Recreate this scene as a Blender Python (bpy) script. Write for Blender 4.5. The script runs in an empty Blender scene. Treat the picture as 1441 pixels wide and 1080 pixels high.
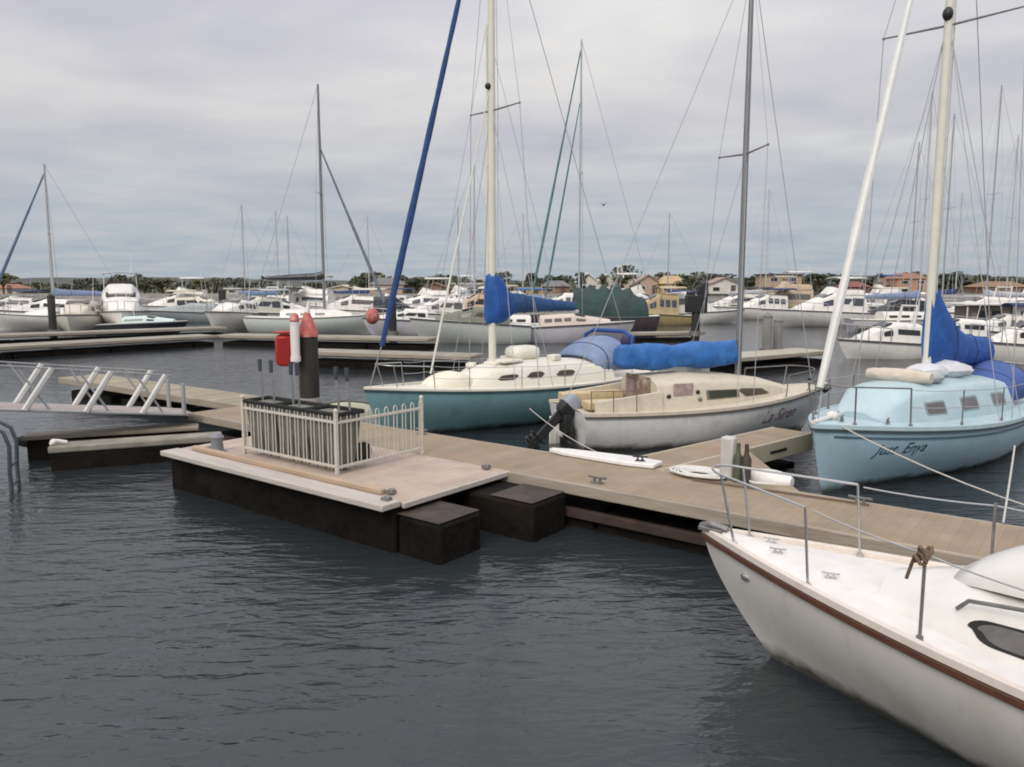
import bpy, math, random
from mathutils import Vector, Matrix
R=math.radians
rnd=random.Random(7)
sc=bpy.context.scene
C=sc.collection
# ------------------------------------------------------------------ camera
F=1100.;H=3.1;PITCH=math.atan((540-402)/F)
cp,sp=math.cos(PITCH),math.sin(PITCH)
def at(px,py,z=0.,Y=None):
    """world point seen at a pixel of the 1441x1080 photograph, on the plane z or at the distance Y"""
    x=(px-720.5)/F;v=(540-py)/F
    d=(x,v*sp+cp,v*cp-sp)
    t=(z-H)/d[2] if Y is None else Y/d[1]
    return Vector((d[0]*t,d[1]*t,H+d[2]*t))
cam=bpy.data.cameras.new('camera');co=bpy.data.objects.new('camera',cam);C.objects.link(co)
co.location=(0,0,H);co.rotation_euler=(R(90)-PITCH,0,0)
cam.sensor_width=36;cam.lens=36*F/1441;cam.clip_end=6000;cam.clip_start=.05
sc.camera=co
sc.view_settings.view_transform='Standard';sc.view_settings.look='None'
sc.view_settings.exposure=0.22
sc.cycles.filter_width=1.9
# ------------------------------------------------------------------ materials
MATS={}
def nodes(name):
    m=bpy.data.materials.new(name);m.use_nodes=True
    nt=m.node_tree;b=nt.nodes['Principled BSDF']
    return m,nt,b
def mat(name,col,rough=.6,var=.18,scale=3.,metal=0.,bump=0.,bscale=40.,spots=None,stretch=(1,1,1),coat=0.,grime_reflection=None):
    """base colour varied by noise, optional stains (spots=(colour,amount,scale)) and fine bump"""
    if name in MATS:return MATS[name]
    m,nt,b=nodes(name);N=nt.nodes;L=nt.links
    tc=N.new('ShaderNodeTexCoord');mp=N.new('ShaderNodeMapping');mp.inputs['Scale'].default_value=stretch
    L.new(tc.outputs['Object'],mp.inputs[0])
    n=N.new('ShaderNodeTexNoise');n.inputs['Scale'].default_value=scale;n.inputs['Detail'].default_value=6;n.inputs['Roughness'].default_value=.65
    L.new(mp.outputs[0],n.inputs[0])
    cr=N.new('ShaderNodeValToRGB');cr.color_ramp.elements[0].position=.3;cr.color_ramp.elements[1].position=.7
    cr.color_ramp.elements[0].color=[c*(1-var) for c in col]+[1]
    cr.color_ramp.elements[1].color=[min(.92,c*(1+var*.6)) for c in col]+[1]
    L.new(n.outputs['Fac'],cr.inputs[0]);out=cr.outputs[0]
    if spots:
        n2=N.new('ShaderNodeTexNoise');n2.inputs['Scale'].default_value=spots[2];n2.inputs['Detail'].default_value=8
        L.new(mp.outputs[0],n2.inputs[0])
        r2=N.new('ShaderNodeValToRGB');r2.color_ramp.elements[0].position=.52;r2.color_ramp.elements[1].position=.72
        r2.color_ramp.elements[1].color=(spots[1],)*3+(1,)
        L.new(n2.outputs['Fac'],r2.inputs[0])
        mx=N.new('ShaderNodeMixRGB');mx.inputs[2].default_value=list(spots[0])+[1]
        L.new(r2.outputs[0],mx.inputs[0]);L.new(out,mx.inputs[1]);out=mx.outputs[0]
    if grime_reflection:   # waterline weed and scum, darkened to paint in the dark water reflection, ragged upper edge; faint vertical runs
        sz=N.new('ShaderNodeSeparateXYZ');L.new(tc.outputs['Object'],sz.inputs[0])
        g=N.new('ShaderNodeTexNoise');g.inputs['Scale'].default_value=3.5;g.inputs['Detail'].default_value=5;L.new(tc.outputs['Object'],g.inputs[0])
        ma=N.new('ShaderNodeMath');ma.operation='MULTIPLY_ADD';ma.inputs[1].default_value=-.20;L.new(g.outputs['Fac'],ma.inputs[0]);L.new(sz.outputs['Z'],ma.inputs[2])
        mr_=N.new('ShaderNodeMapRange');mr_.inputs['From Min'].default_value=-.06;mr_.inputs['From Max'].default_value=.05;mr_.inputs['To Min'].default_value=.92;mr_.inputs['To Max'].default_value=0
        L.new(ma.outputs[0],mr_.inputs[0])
        mg=N.new('ShaderNodeMixRGB');mg.inputs[2].default_value=list(grime_reflection)+[1];L.new(mr_.outputs[0],mg.inputs[0]);L.new(out,mg.inputs[1]);out=mg.outputs[0]
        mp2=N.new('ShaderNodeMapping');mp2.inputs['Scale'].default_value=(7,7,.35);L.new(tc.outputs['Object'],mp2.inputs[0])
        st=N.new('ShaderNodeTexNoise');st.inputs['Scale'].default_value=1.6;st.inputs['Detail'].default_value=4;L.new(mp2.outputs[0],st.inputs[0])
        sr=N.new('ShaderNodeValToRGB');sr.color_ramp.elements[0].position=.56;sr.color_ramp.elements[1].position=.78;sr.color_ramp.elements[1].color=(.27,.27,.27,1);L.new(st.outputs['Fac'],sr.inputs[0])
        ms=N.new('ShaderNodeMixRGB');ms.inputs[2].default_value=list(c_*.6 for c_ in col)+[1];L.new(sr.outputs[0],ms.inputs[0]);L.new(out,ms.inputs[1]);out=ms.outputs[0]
    L.new(out,b.inputs['Base Color'])
    b.inputs['Roughness'].default_value=rough;b.inputs['Metallic'].default_value=metal
    if coat:b.inputs['Coat Weight'].default_value=coat;b.inputs['Coat Roughness'].default_value=.15
    if bump:
        n3=N.new('ShaderNodeTexNoise');n3.inputs['Scale'].default_value=bscale;n3.inputs['Detail'].default_value=5
        L.new(mp.outputs[0],n3.inputs[0])
        bm=N.new('ShaderNodeBump');bm.inputs['Strength'].default_value=bump;bm.inputs['Distance'].default_value=.02
        L.new(n3.outputs['Fac'],bm.inputs['Height']);L.new(bm.outputs[0],b.inputs['Normal'])
    MATS[name]=m;return m
def plank_mat(name,col,per=.14,axis='X',gap=.35,spots=None,var=.2):
    """boards laid across: each board its own tone, dark gaps"""
    if name in MATS:return MATS[name]
    m,nt,b=nodes(name);N=nt.nodes;L=nt.links
    tc=N.new('ShaderNodeTexCoord');sx=N.new('ShaderNodeSeparateXYZ');L.new(tc.outputs['Object'],sx.inputs[0])
    dv=N.new('ShaderNodeMath');dv.operation='DIVIDE';dv.inputs[1].default_value=per;L.new(sx.outputs[axis],dv.inputs[0])
    fl=N.new('ShaderNodeMath');fl.operation='FLOOR';L.new(dv.outputs[0],fl.inputs[0])
    fr=N.new('ShaderNodeMath');fr.operation='FRACT';L.new(dv.outputs[0],fr.inputs[0])
    wn=N.new('ShaderNodeTexWhiteNoise');wn.noise_dimensions='1D';L.new(fl.outputs[0],wn.inputs['W'])
    cr=N.new('ShaderNodeValToRGB')
    cr.color_ramp.elements[0].color=[c*(1-var) for c in col]+[1];cr.color_ramp.elements[1].color=[c*(1+var*.5) for c in col]+[1]
    L.new(wn.outputs['Value'],cr.inputs[0])
    ns=N.new('ShaderNodeTexNoise');ns.inputs['Scale'].default_value=1.6;ns.inputs['Detail'].default_value=9;ns.inputs['Roughness'].default_value=.7
    L.new(tc.outputs['Object'],ns.inputs[0])
    nr=N.new('ShaderNodeValToRGB');nr.color_ramp.elements[0].position=.3;nr.color_ramp.elements[1].position=.75
    nr.color_ramp.elements[0].color=(.72,.72,.72,1);nr.color_ramp.elements[1].color=(1.12,1.1,1.06,1)
    L.new(ns.outputs['Fac'],nr.inputs[0])
    mu=N.new('ShaderNodeMixRGB');mu.blend_type='MULTIPLY';mu.inputs[0].default_value=1
    L.new(cr.outputs[0],mu.inputs[1]);L.new(nr.outputs[0],mu.inputs[2]);out=mu.outputs[0]
    if spots:
        n2=N.new('ShaderNodeTexNoise');n2.inputs['Scale'].default_value=spots[2];n2.inputs['Detail'].default_value=6
        L.new(tc.outputs['Object'],n2.inputs[0])
        r2=N.new('ShaderNodeValToRGB');r2.color_ramp.elements[0].position=.5;r2.color_ramp.elements[1].position=.7
        r2.color_ramp.elements[1].color=(spots[1],)*3+(1,);L.new(n2.outputs['Fac'],r2.inputs[0])
        mx=N.new('ShaderNodeMixRGB');mx.inputs[2].default_value=list(spots[0])+[1]
        L.new(r2.outputs[0],mx.inputs[0]);L.new(out,mx.inputs[1]);out=mx.outputs[0]
    gp=N.new('ShaderNodeMath');gp.operation='LESS_THAN';gp.inputs[1].default_value=.07;L.new(fr.outputs[0],gp.inputs[0])
    gm=N.new('ShaderNodeMath');gm.operation='MULTIPLY';gm.inputs[1].default_value=gap;L.new(gp.outputs[0],gm.inputs[0])
    mg=N.new('ShaderNodeMixRGB');mg.inputs[2].default_value=(.03,.025,.02,1)
    L.new(gm.outputs[0],mg.inputs[0]);L.new(out,mg.inputs[1])
    L.new(mg.outputs[0],b.inputs['Base Color']);b.inputs['Roughness'].default_value=.8
    bp=N.new('ShaderNodeBump');bp.inputs['Strength'].default_value=.35;bp.inputs['Distance'].default_value=.01
    iv=N.new('ShaderNodeMath');iv.operation='SUBTRACT';iv.inputs[0].default_value=1;L.new(gp.outputs[0],iv.inputs[1])
    ad=N.new('ShaderNodeMath');ad.operation='ADD';L.new(iv.outputs[0],ad.inputs[0]);L.new(ns.outputs['Fac'],ad.inputs[1])
    L.new(ad.outputs[0],bp.inputs['Height']);L.new(bp.outputs[0],b.inputs['Normal'])
    MATS[name]=m;return m
def glass(name='dark_glass',col=(.02,.022,.025),rough=.12):
    return mat(name,col,rough,.1,2)
white_gel=mat('white_gelcoat',(.74,.72,.68),.32,.07,2.5,spots=((.50,.45,.38),.35,3.),coat=.2)
white_hull=mat('white_hull_paint',(.66,.63,.585),.33,.05,1.5,spots=((.47,.43,.36),.4,2.2),coat=.25,stretch=(1,1,.5),grime_reflection=(.04,.038,.026))
white_deck=mat('white_deck_paint',(.73,.71,.685),.55,.07,5,spots=((.62,.54,.48),.35,4.5),bump=.15,bscale=120)
cream=mat('cream_paint',(.73,.70,.615),.45,.08,4,spots=((.5,.42,.3),.35,4))
buff=mat('buff_weathered_paint',(.60,.545,.44),.6,.2,5,spots=((.36,.28,.19),.5,5))
buffwhite=mat('weathered_white_paint',(.73,.725,.71),.45,.07,2,spots=((.42,.38,.33),.45,3.),coat=.1,grime_reflection=(.04,.038,.026))
teal=mat('teal_hull_paint',(.185,.345,.375),.33,.12,2,spots=((.12,.24,.24),.5,2.5),coat=.25,stretch=(1,1,.6),grime_reflection=(.04,.038,.026))
skyblue=mat('pale_blue_hull_paint',(.36,.515,.60),.38,.08,2,spots=((.33,.45,.48),.5,2.6),coat=.2,grime_reflection=(.04,.038,.026))
skylite=mat('pale_aqua_cabin_paint',(.42,.555,.595),.42,.06,3,spots=((.56,.66,.66),.4,4))
bluetarp=mat('bright_blue_canvas',(.016,.09,.35),.75,.3,4,bump=1.,bscale=7,spots=((.05,.17,.46),.5,2.5))
bluetarp2=mat('light_blue_tarpaulin',(.022,.13,.40),.6,.28,5,bump=1.,bscale=6,spots=((.05,.19,.45),.6,2.5))
navycanvas=mat('navy_canvas',(.035,.06,.17),.8,.25,4,bump=.4,bscale=9)
bluegrey=mat('blue_grey_canvas',(.20,.255,.40),.8,.2,4,bump=.4,bscale=9)
greentarp=mat('dark_green_tarpaulin',(.028,.062,.058),.8,.4,2,bump=.6,bscale=5,spots=((.06,.065,.06),.6,1.5))
teak=mat('varnished_teak',(.10,.043,.024),.45,.35,8,stretch=(1,4,4))
toerail=mat('pale_pink_toe_rail',(.69,.62,.555),.55,.1,6,spots=((.5,.36,.27),.4,5))
steel=mat('stainless_steel',(.52,.52,.52),.28,.15,12,metal=.9)
dullsteel=mat('dull_grey_steel',(.22,.215,.21),.5,.3,12,metal=.5)
alu=mat('grey_anodised_mast',(.25,.255,.26),.42,.12,3,metal=.55)
creammast=mat('cream_painted_mast',(.70,.68,.60),.5,.08,3)
whitemast=mat('white_painted_spar',(.68,.68,.66),.5,.1,4)
wire=mat('rigging_wire',(.40,.405,.42),.5,.1,9,metal=.1)
black=mat('black_plastic',(.018,.018,.02),.45,.3,6)
rubber=mat('black_rubber',(.015,.015,.015),.8,.3,6)
grey=mat('mid_grey_plastic',(.22,.23,.25),.5,.2,6)
lightgrey=mat('light_grey_canvas',(.46,.46,.50),.8,.15,6,bump=.4,bscale=14)
red=mat('red_painted_fibreglass',(.40,.018,.015),.4,.15,5,spots=((.2,.02,.02),.4,5))
pink=mat('sun_faded_red_plastic',(.50,.12,.105),.6,.35,7,spots=((.62,.48,.46),.7,6))
whiteplastic=mat('white_plastic',(.74,.72,.70),.45,.06,6,spots=((.5,.46,.42),.3,7))
rope=mat('pale_rope',(.55,.53,.48),.9,.25,40)
ropeb=mat('brown_rope',(.16,.11,.08),.9,.3,40)
pilem=mat('black_wet_timber',(.028,.026,.022),.7,.5,5,bump=.6,bscale=18,stretch=(1,1,.25))
pileg=mat('grey_weathered_pile',(.20,.20,.19),.8,.3,5,bump=.5,bscale=18,stretch=(1,1,.25))
floatm=mat('weedy_float_side',(.0095,.008,.0065),.8,.6,2.5,bump=1.,bscale=11,spots=((.022,.013,.008),.6,3))
floattop=mat('stained_float_top',(.05,.037,.031),.8,.4,3,bump=.4,bscale=20,spots=((.11,.075,.055),.5,4))
floatm.node_tree.nodes['Principled BSDF'].inputs['Specular IOR Level'].default_value=.12
jettym=plank_mat('tan_jetty_boards',(.31,.25,.18),.125,'X',.13,var=.07,spots=((.30,.20,.12),.45,1.3))
platm=plank_mat('pinkish_platform_boards',(.47,.385,.33),.14,'X',.12,var=.08,spots=((.5,.36,.28),.3,1.8))
greyjetty=plank_mat('weathered_grey_boards',(.33,.31,.265),.14,'X',.25)
fascia=mat('weathered_timber_fascia',(.33,.285,.23),.8,.25,3,bump=.4,bscale=25,stretch=(.3,2,2),spots=((.2,.15,.11),.5,4))
palefascia=mat('pale_timber_fascia',(.47,.43,.39),.75,.15,3,bump=.3,bscale=25,stretch=(.3,2,2),spots=((.36,.31,.26),.5,4))
kerbm=mat('tan_timber_kerb',(.44,.33,.235),.75,.2,4,stretch=(.3,2,2))
fencep=mat('cream_fence_paint',(.57,.54,.475),.5,.1,8,spots=((.4,.33,.25),.4,10))
cartm=mat('dull_galvanised_tub',(.165,.17,.145),.6,.3,3,stretch=(6,1,.6),spots=((.16,.13,.10),.4,5))
galv=mat('white_aluminium',(.60,.60,.58),.45,.1,6,metal=.2)
dark_glass=glass()
grey_glass=mat('grey_tinted_window',(.13,.12,.12),.2,.25,5)
navyhull=mat('navy_hull_paint',(.02,.025,.035),.35,.2,3)
maroon=mat('dark_maroon_hull',(.07,.055,.062),.5,.3,3)
lilac=mat('lilac_white_hull',(.50,.49,.53),.4,.1,3)
palegreenwhite=mat('grey_white_hull',(.50,.53,.50),.4,.1,3,spots=((.38,.40,.36),.4,3))
leafy={}
tie_m=mat('dark_blue_webbing',(.02,.045,.14),.8,.2,8)
# ------------------------------------------------------------------ mesh building
class MB:
    def __init__(s):s.v=[];s.f=[];s.m=[]
    def add(s,vs,fs,mi=0,M=None):
        o=len(s.v)
        s.v+= [tuple(M@Vector(v)) if M else tuple(v) for v in vs]
        s.f+=[tuple(o+i for i in f) for f in fs];s.m+=[mi]*len(fs);return s
    def box(s,c,d,mi=0,rz=0,M=None):
        x,y,z=[a/2 for a in d]
        vs=[Vector((i*x,j*y,k*z)) for i in(-1,1) for j in(-1,1) for k in(-1,1)]
        q=Matrix.Translation(c)@Matrix.Rotation(rz,4,'Z')
        if M:q=M@q
        return s.add(vs,[(0,1,3,2),(4,6,7,5),(0,4,5,1),(2,3,7,6),(0,2,6,4),(1,5,7,3)],mi,q)
    def tube(s,pts,r,n=7,mi=0,closed=False):
        pts=[Vector(p) for p in pts];rs=r if isinstance(r,(list,tuple)) else [r]*len(pts)
        vs=[];up=None
        for i,p in enumerate(pts):
            a=pts[max(0,i-1)];b=pts[min(len(pts)-1,i+1)]
            if closed:a=pts[i-1];b=pts[(i+1)%len(pts)]
            t=(b-a)
            t=t.normalized() if t.length>1e-9 else Vector((0,0,1))
            if up is None:
                up=Vector((0,0,1)) if abs(t.z)<.9 else Vector((1,0,0))
            u=(up-t*up.dot(t))
            if u.length<1e-6:u=t.orthogonal()
            u.normalize();w=t.cross(u);up=u
            vs+=[p+(u*math.cos(2*math.pi*k/n)+w*math.sin(2*math.pi*k/n))*rs[i] for k in range(n)]
        fs=[]
        m=len(pts)
        for i in range(m if closed else m-1):
            j=(i+1)%m
            for k in range(n):
                fs.append((i*n+k,i*n+(k+1)%n,j*n+(k+1)%n,j*n+k))
        if not closed:
            fs.append(tuple(range(n-1,-1,-1)));fs.append(tuple((m-1)*n+k for k in range(n)))
        return s.add(vs,fs,mi)
    def loft(s,secs,mi=0,closed=False,cap=True):
        """secs: list of rings with equal point counts"""
        n=len(secs[0]);vs=[v for q in secs for v in q];fs=[]
        for i in range(len(secs)-1):
            for k in range(n if closed else n-1):
                fs.append((i*n+k,i*n+(k+1)%n,(i+1)*n+(k+1)%n,(i+1)*n+k))
        if cap:
            fs.append(tuple(range(n-1,-1,-1)));fs.append(tuple((len(secs)-1)*n+k for k in range(n)))
        return s.add(vs,fs,mi)
    def prism(s,poly,d,mi=0,M=None):
        """polygon in local xz, thickness d along y"""
        n=len(poly)
        vs=[(x,-d/2,z) for x,z in poly]+[(x,d/2,z) for x,z in poly]
        fs=[tuple(range(n)),tuple(range(2*n-1,n-1,-1))]+[((k+1)%n,k,n+k,n+(k+1)%n) for k in range(n)]
        return s.add(vs,fs,mi,M)
    def ball(s,c,r,mi=0,nu=12,nv=8):
        rr=r if isinstance(r,(tuple,list)) else (r,r,r)
        secs=[]
        for j in range(nv+1):
            a=math.pi*j/nv;q=max(math.sin(a),.01)
            secs.append([(c[0]+rr[0]*q*math.cos(2*math.pi*k/nu),c[1]+rr[1]*q*math.sin(2*math.pi*k/nu),c[2]-rr[2]*math.cos(a)) for k in range(nu)])
        return s.loft(secs,mi,closed=True)
    def build(s,name,mats,parent=None,smooth=True,bevel=0.,angle=40):
        me=bpy.data.meshes.new(name);me.from_pydata(s.v,[],s.f)
        if not isinstance(mats,(list,tuple)):mats=[mats]
        for m in mats:me.materials.append(m)
        me.polygons.foreach_set('material_index',s.m)
        me.validate();me.update()
        o=bpy.data.objects.new(name,me);C.objects.link(o)
        if parent:o.parent=parent
        if smooth:
            me.polygons.foreach_set('use_smooth',[True]*len(me.polygons))
            me.set_sharp_from_angle(angle=R(angle))
        if bevel:
            b=o.modifiers.new('bevel','BEVEL');b.width=bevel;b.segments=2;b.limit_method='ANGLE'
        return o
def tag(o,label=None,cat=None,group=None,kind=None):
    if label:o['label']=label
    if cat:o['category']=cat
    if group:o['group']=group
    if kind:o['kind']=kind
    return o
def thing(name,label,cat,loc=(0,0,0),rz=0,group=None):
    o=bpy.data.objects.new(name,None);C.objects.link(o);o.location=loc;o.rotation_euler=(0,0,rz);o.empty_display_size=.2
    return tag(o,label,cat,group)
def kids(o):return [c for c in C.objects if c.parent==o]
def copy_tree(o,parent=None):
    c=o.copy();C.objects.link(c)
    if parent:c.parent=parent
    for ch in kids(o):copy_tree(ch,c)
    return c
def fixnormals(o):
    import bmesh
    bm=bmesh.new();bm.from_mesh(o.data);bmesh.ops.recalc_face_normals(bm,faces=bm.faces);bm.to_mesh(o.data);bm.free();return o
def lerp(a,b,t):return a+(b-a)*t
def sst(t):t=max(0,min(1,t));return t*t*(3-2*t)
def catenary(a,b,sag,n=14):
    a=Vector(a);b=Vector(b)
    return [a.lerp(b,i/n)+Vector((0,0,-sag*4*(i/n)*(1-i/n))) for i in range(n+1)]
# ------------------------------------------------------------------ boats
class Hull:
    """bow +x, port +y, waterline z=0, origin at the foot of the transom"""
    def __init__(s,L,B,fb,fm,fs,rake=.8,trake=.3,wt=.7,tm=.45,p=2.,q0=.45,q1=1.1,draft=.4,bowmin=0.):
        s.__dict__.update(locals())
    def hb(s,t):
        if t<s.tm:return s.B/2*lerp(s.wt,1,math.sin(t/s.tm*math.pi/2))
        return max(s.bowmin,s.B/2*(1-((t-s.tm)/(1-s.tm))**s.p))
    def zs(s,t):
        a=s.fs;b=s.fm;c=s.fb   # quadratic through t=0,.45,1
        return a*(t-.45)*(t-1)/(.45)+b*t*(t-1)/(.45*-.55)+c*t*(t-.45)/(.55)
    def zb(s,t):return -s.draft*(1-.55*abs(2*t-1)**3)
    def S(s,t,k):
        z=lerp(s.zb(t),s.zs(t),k)
        x=lerp(s.trake*(1-k),s.L-s.rake*(1-k)**1.5,t)
        q=lerp(s.q0,s.q1,sst((t-.35)/.6))
        return (x,s.hb(t)*max(0,math.sin(k*math.pi/2))**q,z)
    def tk(s,x,z):
        t=x/s.L
        for _ in range(14):
            k=max(0,min(1,(z-s.zb(t))/(s.zs(t)-s.zb(t))))
            x0=s.trake*(1-k);x1=s.L-s.rake*(1-k)**1.5
            t=max(0,min(1,(x-x0)/(x1-x0)))
        return t,k
    def side(s,x,z,sd=1,off=0.):
        t,k=s.tk(x,z);e=1e-3
        a=Vector(s.S(t,k));b=Vector(s.S(min(1,t+e),k))-Vector(s.S(max(0,t-e),k));c=Vector(s.S(t,min(1,k+e)))-Vector(s.S(t,max(0,k-e)))
        n=c.cross(b);n=n.normalized() if n.length>1e-12 else Vector((0,1,0))
        if n.y<0:n=-n
        a=a+n*off;a.y*=sd;return a
    def deckz(s,x,y=0,camber=.05):
        t=max(0,min(1,x/s.L));h=max(.02,s.hb(t));return s.zs(t)-.01+camber*(1-min(1,abs(y)/h)**2)
    def mesh(s,nt=34,nk=12):
        m=MB()
        for sd in(1,-1):
            secs=[]
            for i in range(nt+1):
                t=1-(1-i/nt)**1.25
                secs.append([(lambda p:(p[0],p[1]*sd,p[2]))(s.S(t,j/nk)) for j in range(nk+1)])
            m.loft(secs,0,cap=False)
        ring=[s.S(0,j/nk) for j in range(nk+1)]
        ring=[(x,-y,z) for x,y,z in reversed(ring)]+ring[1:]
        m.add(ring,[tuple(range(len(ring)))])
        return m
    def deck(s,nt=34,camber=.05,inset=.0):
        m=MB();secs=[]
        for i in range(nt+1):
            t=1-(1-i/nt)**1.25
            x,y,z=s.S(t,1);y=max(0,y-inset)
            secs.append([(x,y*c,z-.01+camber*(1-c*c)) for c in(-1,-.66,-.33,0,.33,.66,1)])
        return m.loft(secs,0,cap=False)
    def rail(s,k,off,r,t0=0.,t1=1.,n=30,dz=0.,sides=(1,-1),flat=None):
        m=MB()
        for sd in sides:
            pts=[]
            for i in range(n+1):
                t=lerp(t0,t1,1-(1-i/n)**1.3);p=s.S(t,k);y=p[1]+off
                pts.append((p[0]+(off if t>.97 else 0),y*sd,p[2]+dz))
            if flat:   # rectangular section (width across, height)
                w,h=flat;secs=[]
                for i,p in enumerate(pts):
                    secs.append([(p[0],p[1]-w/2*sd,p[2]-h/2),(p[0],p[1]+w/2*sd,p[2]-h/2),(p[0],p[1]+w/2*sd,p[2]+h/2),(p[0],p[1]-w/2*sd,p[2]+h/2)])
                m.loft(secs,0,closed=True)
            else:m.tube(pts,r,6)
        return m
class Cabin:
    """stations: (x, half width, height, z0) from stern to bow; side leans in by lean"""
    def __init__(s,st,lean=.86,crown=.06,shoulder=.8):
        s.st=st;s.lean=lean;s.crown=crown;s.sh=shoulder
    def par(s,x):
        a=s.st
        for i in range(len(a)-1):
            if x<=a[i+1][0] or i==len(a)-2:
                f=max(0,min(1,(x-a[i][0])/(a[i+1][0]-a[i][0])));return [lerp(a[i][j],a[i+1][j],f) for j in(1,2,3)]
    def sec(s,x):
        w,h,z=s.par(x);l=s.lean
        half=[(w,z-.08),(w,z),(lerp(w,w*l,.5),z+h*s.sh*.5),(w*l,z+h*s.sh),(w*l-.25*w*(1-s.sh),z+h*.93),(w*l-.55*w*(1-s.sh)-.06*w,z+h),(w*.35,z+h+s.crown*.8)]
        return [(x,y,zz) for y,zz in half]+[(x,0,z+h+s.crown)]+[(x,-y,zz) for y,zz in reversed(half)]
    def mesh(s):
        xs=[]
        for i in range(len(s.st)-1):
            for k in range(5):xs.append(lerp(s.st[i][0],s.st[i+1][0],k/5))
        xs.append(s.st[-1][0])
        return MB().loft([s.sec(x) for x in xs])
    def wall(s,x,f,sd=1,off=0.):
        w,h,z=s.par(x);y=lerp(w,w*s.lean,f);ang=math.atan2(w*(1-s.lean),h*s.sh)
        return Vector((x,(y+off*math.cos(ang))*sd,z+h*s.sh*f+off*math.sin(ang)))
    def top(s,x):
        w,h,z=s.par(x);return z+h+s.crown
    def window(s,x0,x1,f0,f1,sd=1,rad=.4,off=.006,n=5,taper=0.):
        """rounded pane set on the side wall, 12 mm thick"""
        rx=min((x1-x0)*.48,max(.02,rad*.3)) if rad<1 else (x1-x0)*.12
        fr=min(.48,rad);xs=[]
        for k in range(n+1):xs.append(x0+rx*(1-math.cos(R(90*k/n))))
        mid=max(2,int((x1-x0)/.12))
        for k in range(1,mid):xs.append(lerp(x0+rx,x1-rx,k/mid))
        for k in range(n+1):xs.append(x1-rx*(1-math.sin(R(90*k/n))))
        m=MB();top=[];bot=[]
        for x in xs:
            e=0
            if x<x0+rx:e=1-(x-x0)/rx
            elif x>x1-rx:e=1-(x1-x)/rx
            g=fr*(1-math.sqrt(max(0,1-e*e)))
            top.append((x+taper*.5,1-g));bot.append((x-taper*.5,g))
        g4=lambda o_:[[s.wall(x,lerp(f0,f1,f),sd,o_) for x,f in q] for q in(bot,top)]
        bo_,to_=g4(off);bi,ti=g4(-.012)
        mo=[s.wall((p[0]+q[0])/2,lerp(f0,f1,(p[1]+q[1])/2),sd,off+.002) for p,q in zip(bot,top)]
        secs=[[bi[i],bo_[i],mo[i],to_[i],ti[i]] for i in range(len(xs))]
        return m.loft(secs,0,closed=True)
def text_on_hull(body,hull,parent,x0,z0,size,sd,m,name='lettering',shear=.35,dirx=None,font_off=.006,stretch=1.,slope=0.):
    cu=bpy.data.curves.new('txt','FONT');cu.body=body;cu.size=size;cu.shear=shear;cu.resolution_u=3
    to=bpy.data.objects.new('txt',cu);C.objects.link(to)
    dg=bpy.context.evaluated_depsgraph_get();me=bpy.data.meshes.new_from_object(to.evaluated_get(dg))
    bpy.data.objects.remove(to);bpy.data.curves.remove(cu)
    # reading direction: on the starboard side text runs stern to bow, on the port side bow to stern
    dx=1 if sd<0 else -1
    for v in me.vertices:
        u=v.co.x*stretch
        p=hull.side(x0+dx*u,z0+v.co.y+slope*u,sd,font_off);v.co=p
    me.name=name;me.materials.clear();me.materials.append(m)
    o=bpy.data.objects.new(name,me);C.objects.link(o);o.parent=parent
    sol=o.modifiers.new('thick','SOLIDIFY');sol.thickness=.003
    return o
def line(name,parent,pts,r,m,n=5):return MB().tube(pts,r,n).build(name,m,parent)
def mast(parent,x,z0,z1,r,m,spreader=None,sm=None,rake=0.):
    """tapered oval spar; spreader=(z, half length)"""
    o=MB().tube([(x,0,z0),(x-rake*.5,0,lerp(z0,z1,.5)),(x-rake,0,z1)],[r,r*.97,r*.72],10).build('mast',m,parent)
    if spreader:
        for z,hl in (spreader if isinstance(spreader[0],tuple) else [spreader]):
            b=MB()
            for sd in(1,-1):
                b.tube([(x,0,z),(x-.08,hl*sd,z+.05)],[.022,.014],6)
                b.ball((x-.08,hl*sd,z+.05),.028,0,6,4)
            b.build('spreader',sm or m,o)
    return o
def furled(parent,a,b,r,m,name='furled_jib',lumpy=.12,n=26):
    a=Vector(a);b=Vector(b);pts=[];rs=[]
    for i in range(n+1):
        t=i/n;pts.append(a.lerp(b,t));q=(.5+.5*math.sin(math.pi*min(1,t*3+.15)/2)) if t<.3 else 1
        rs.append(r*q*(1-.62*t)*(1+lumpy*rnd.uniform(-1,1)))
    return MB().tube(pts,rs,8).build(name,m,parent)
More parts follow.
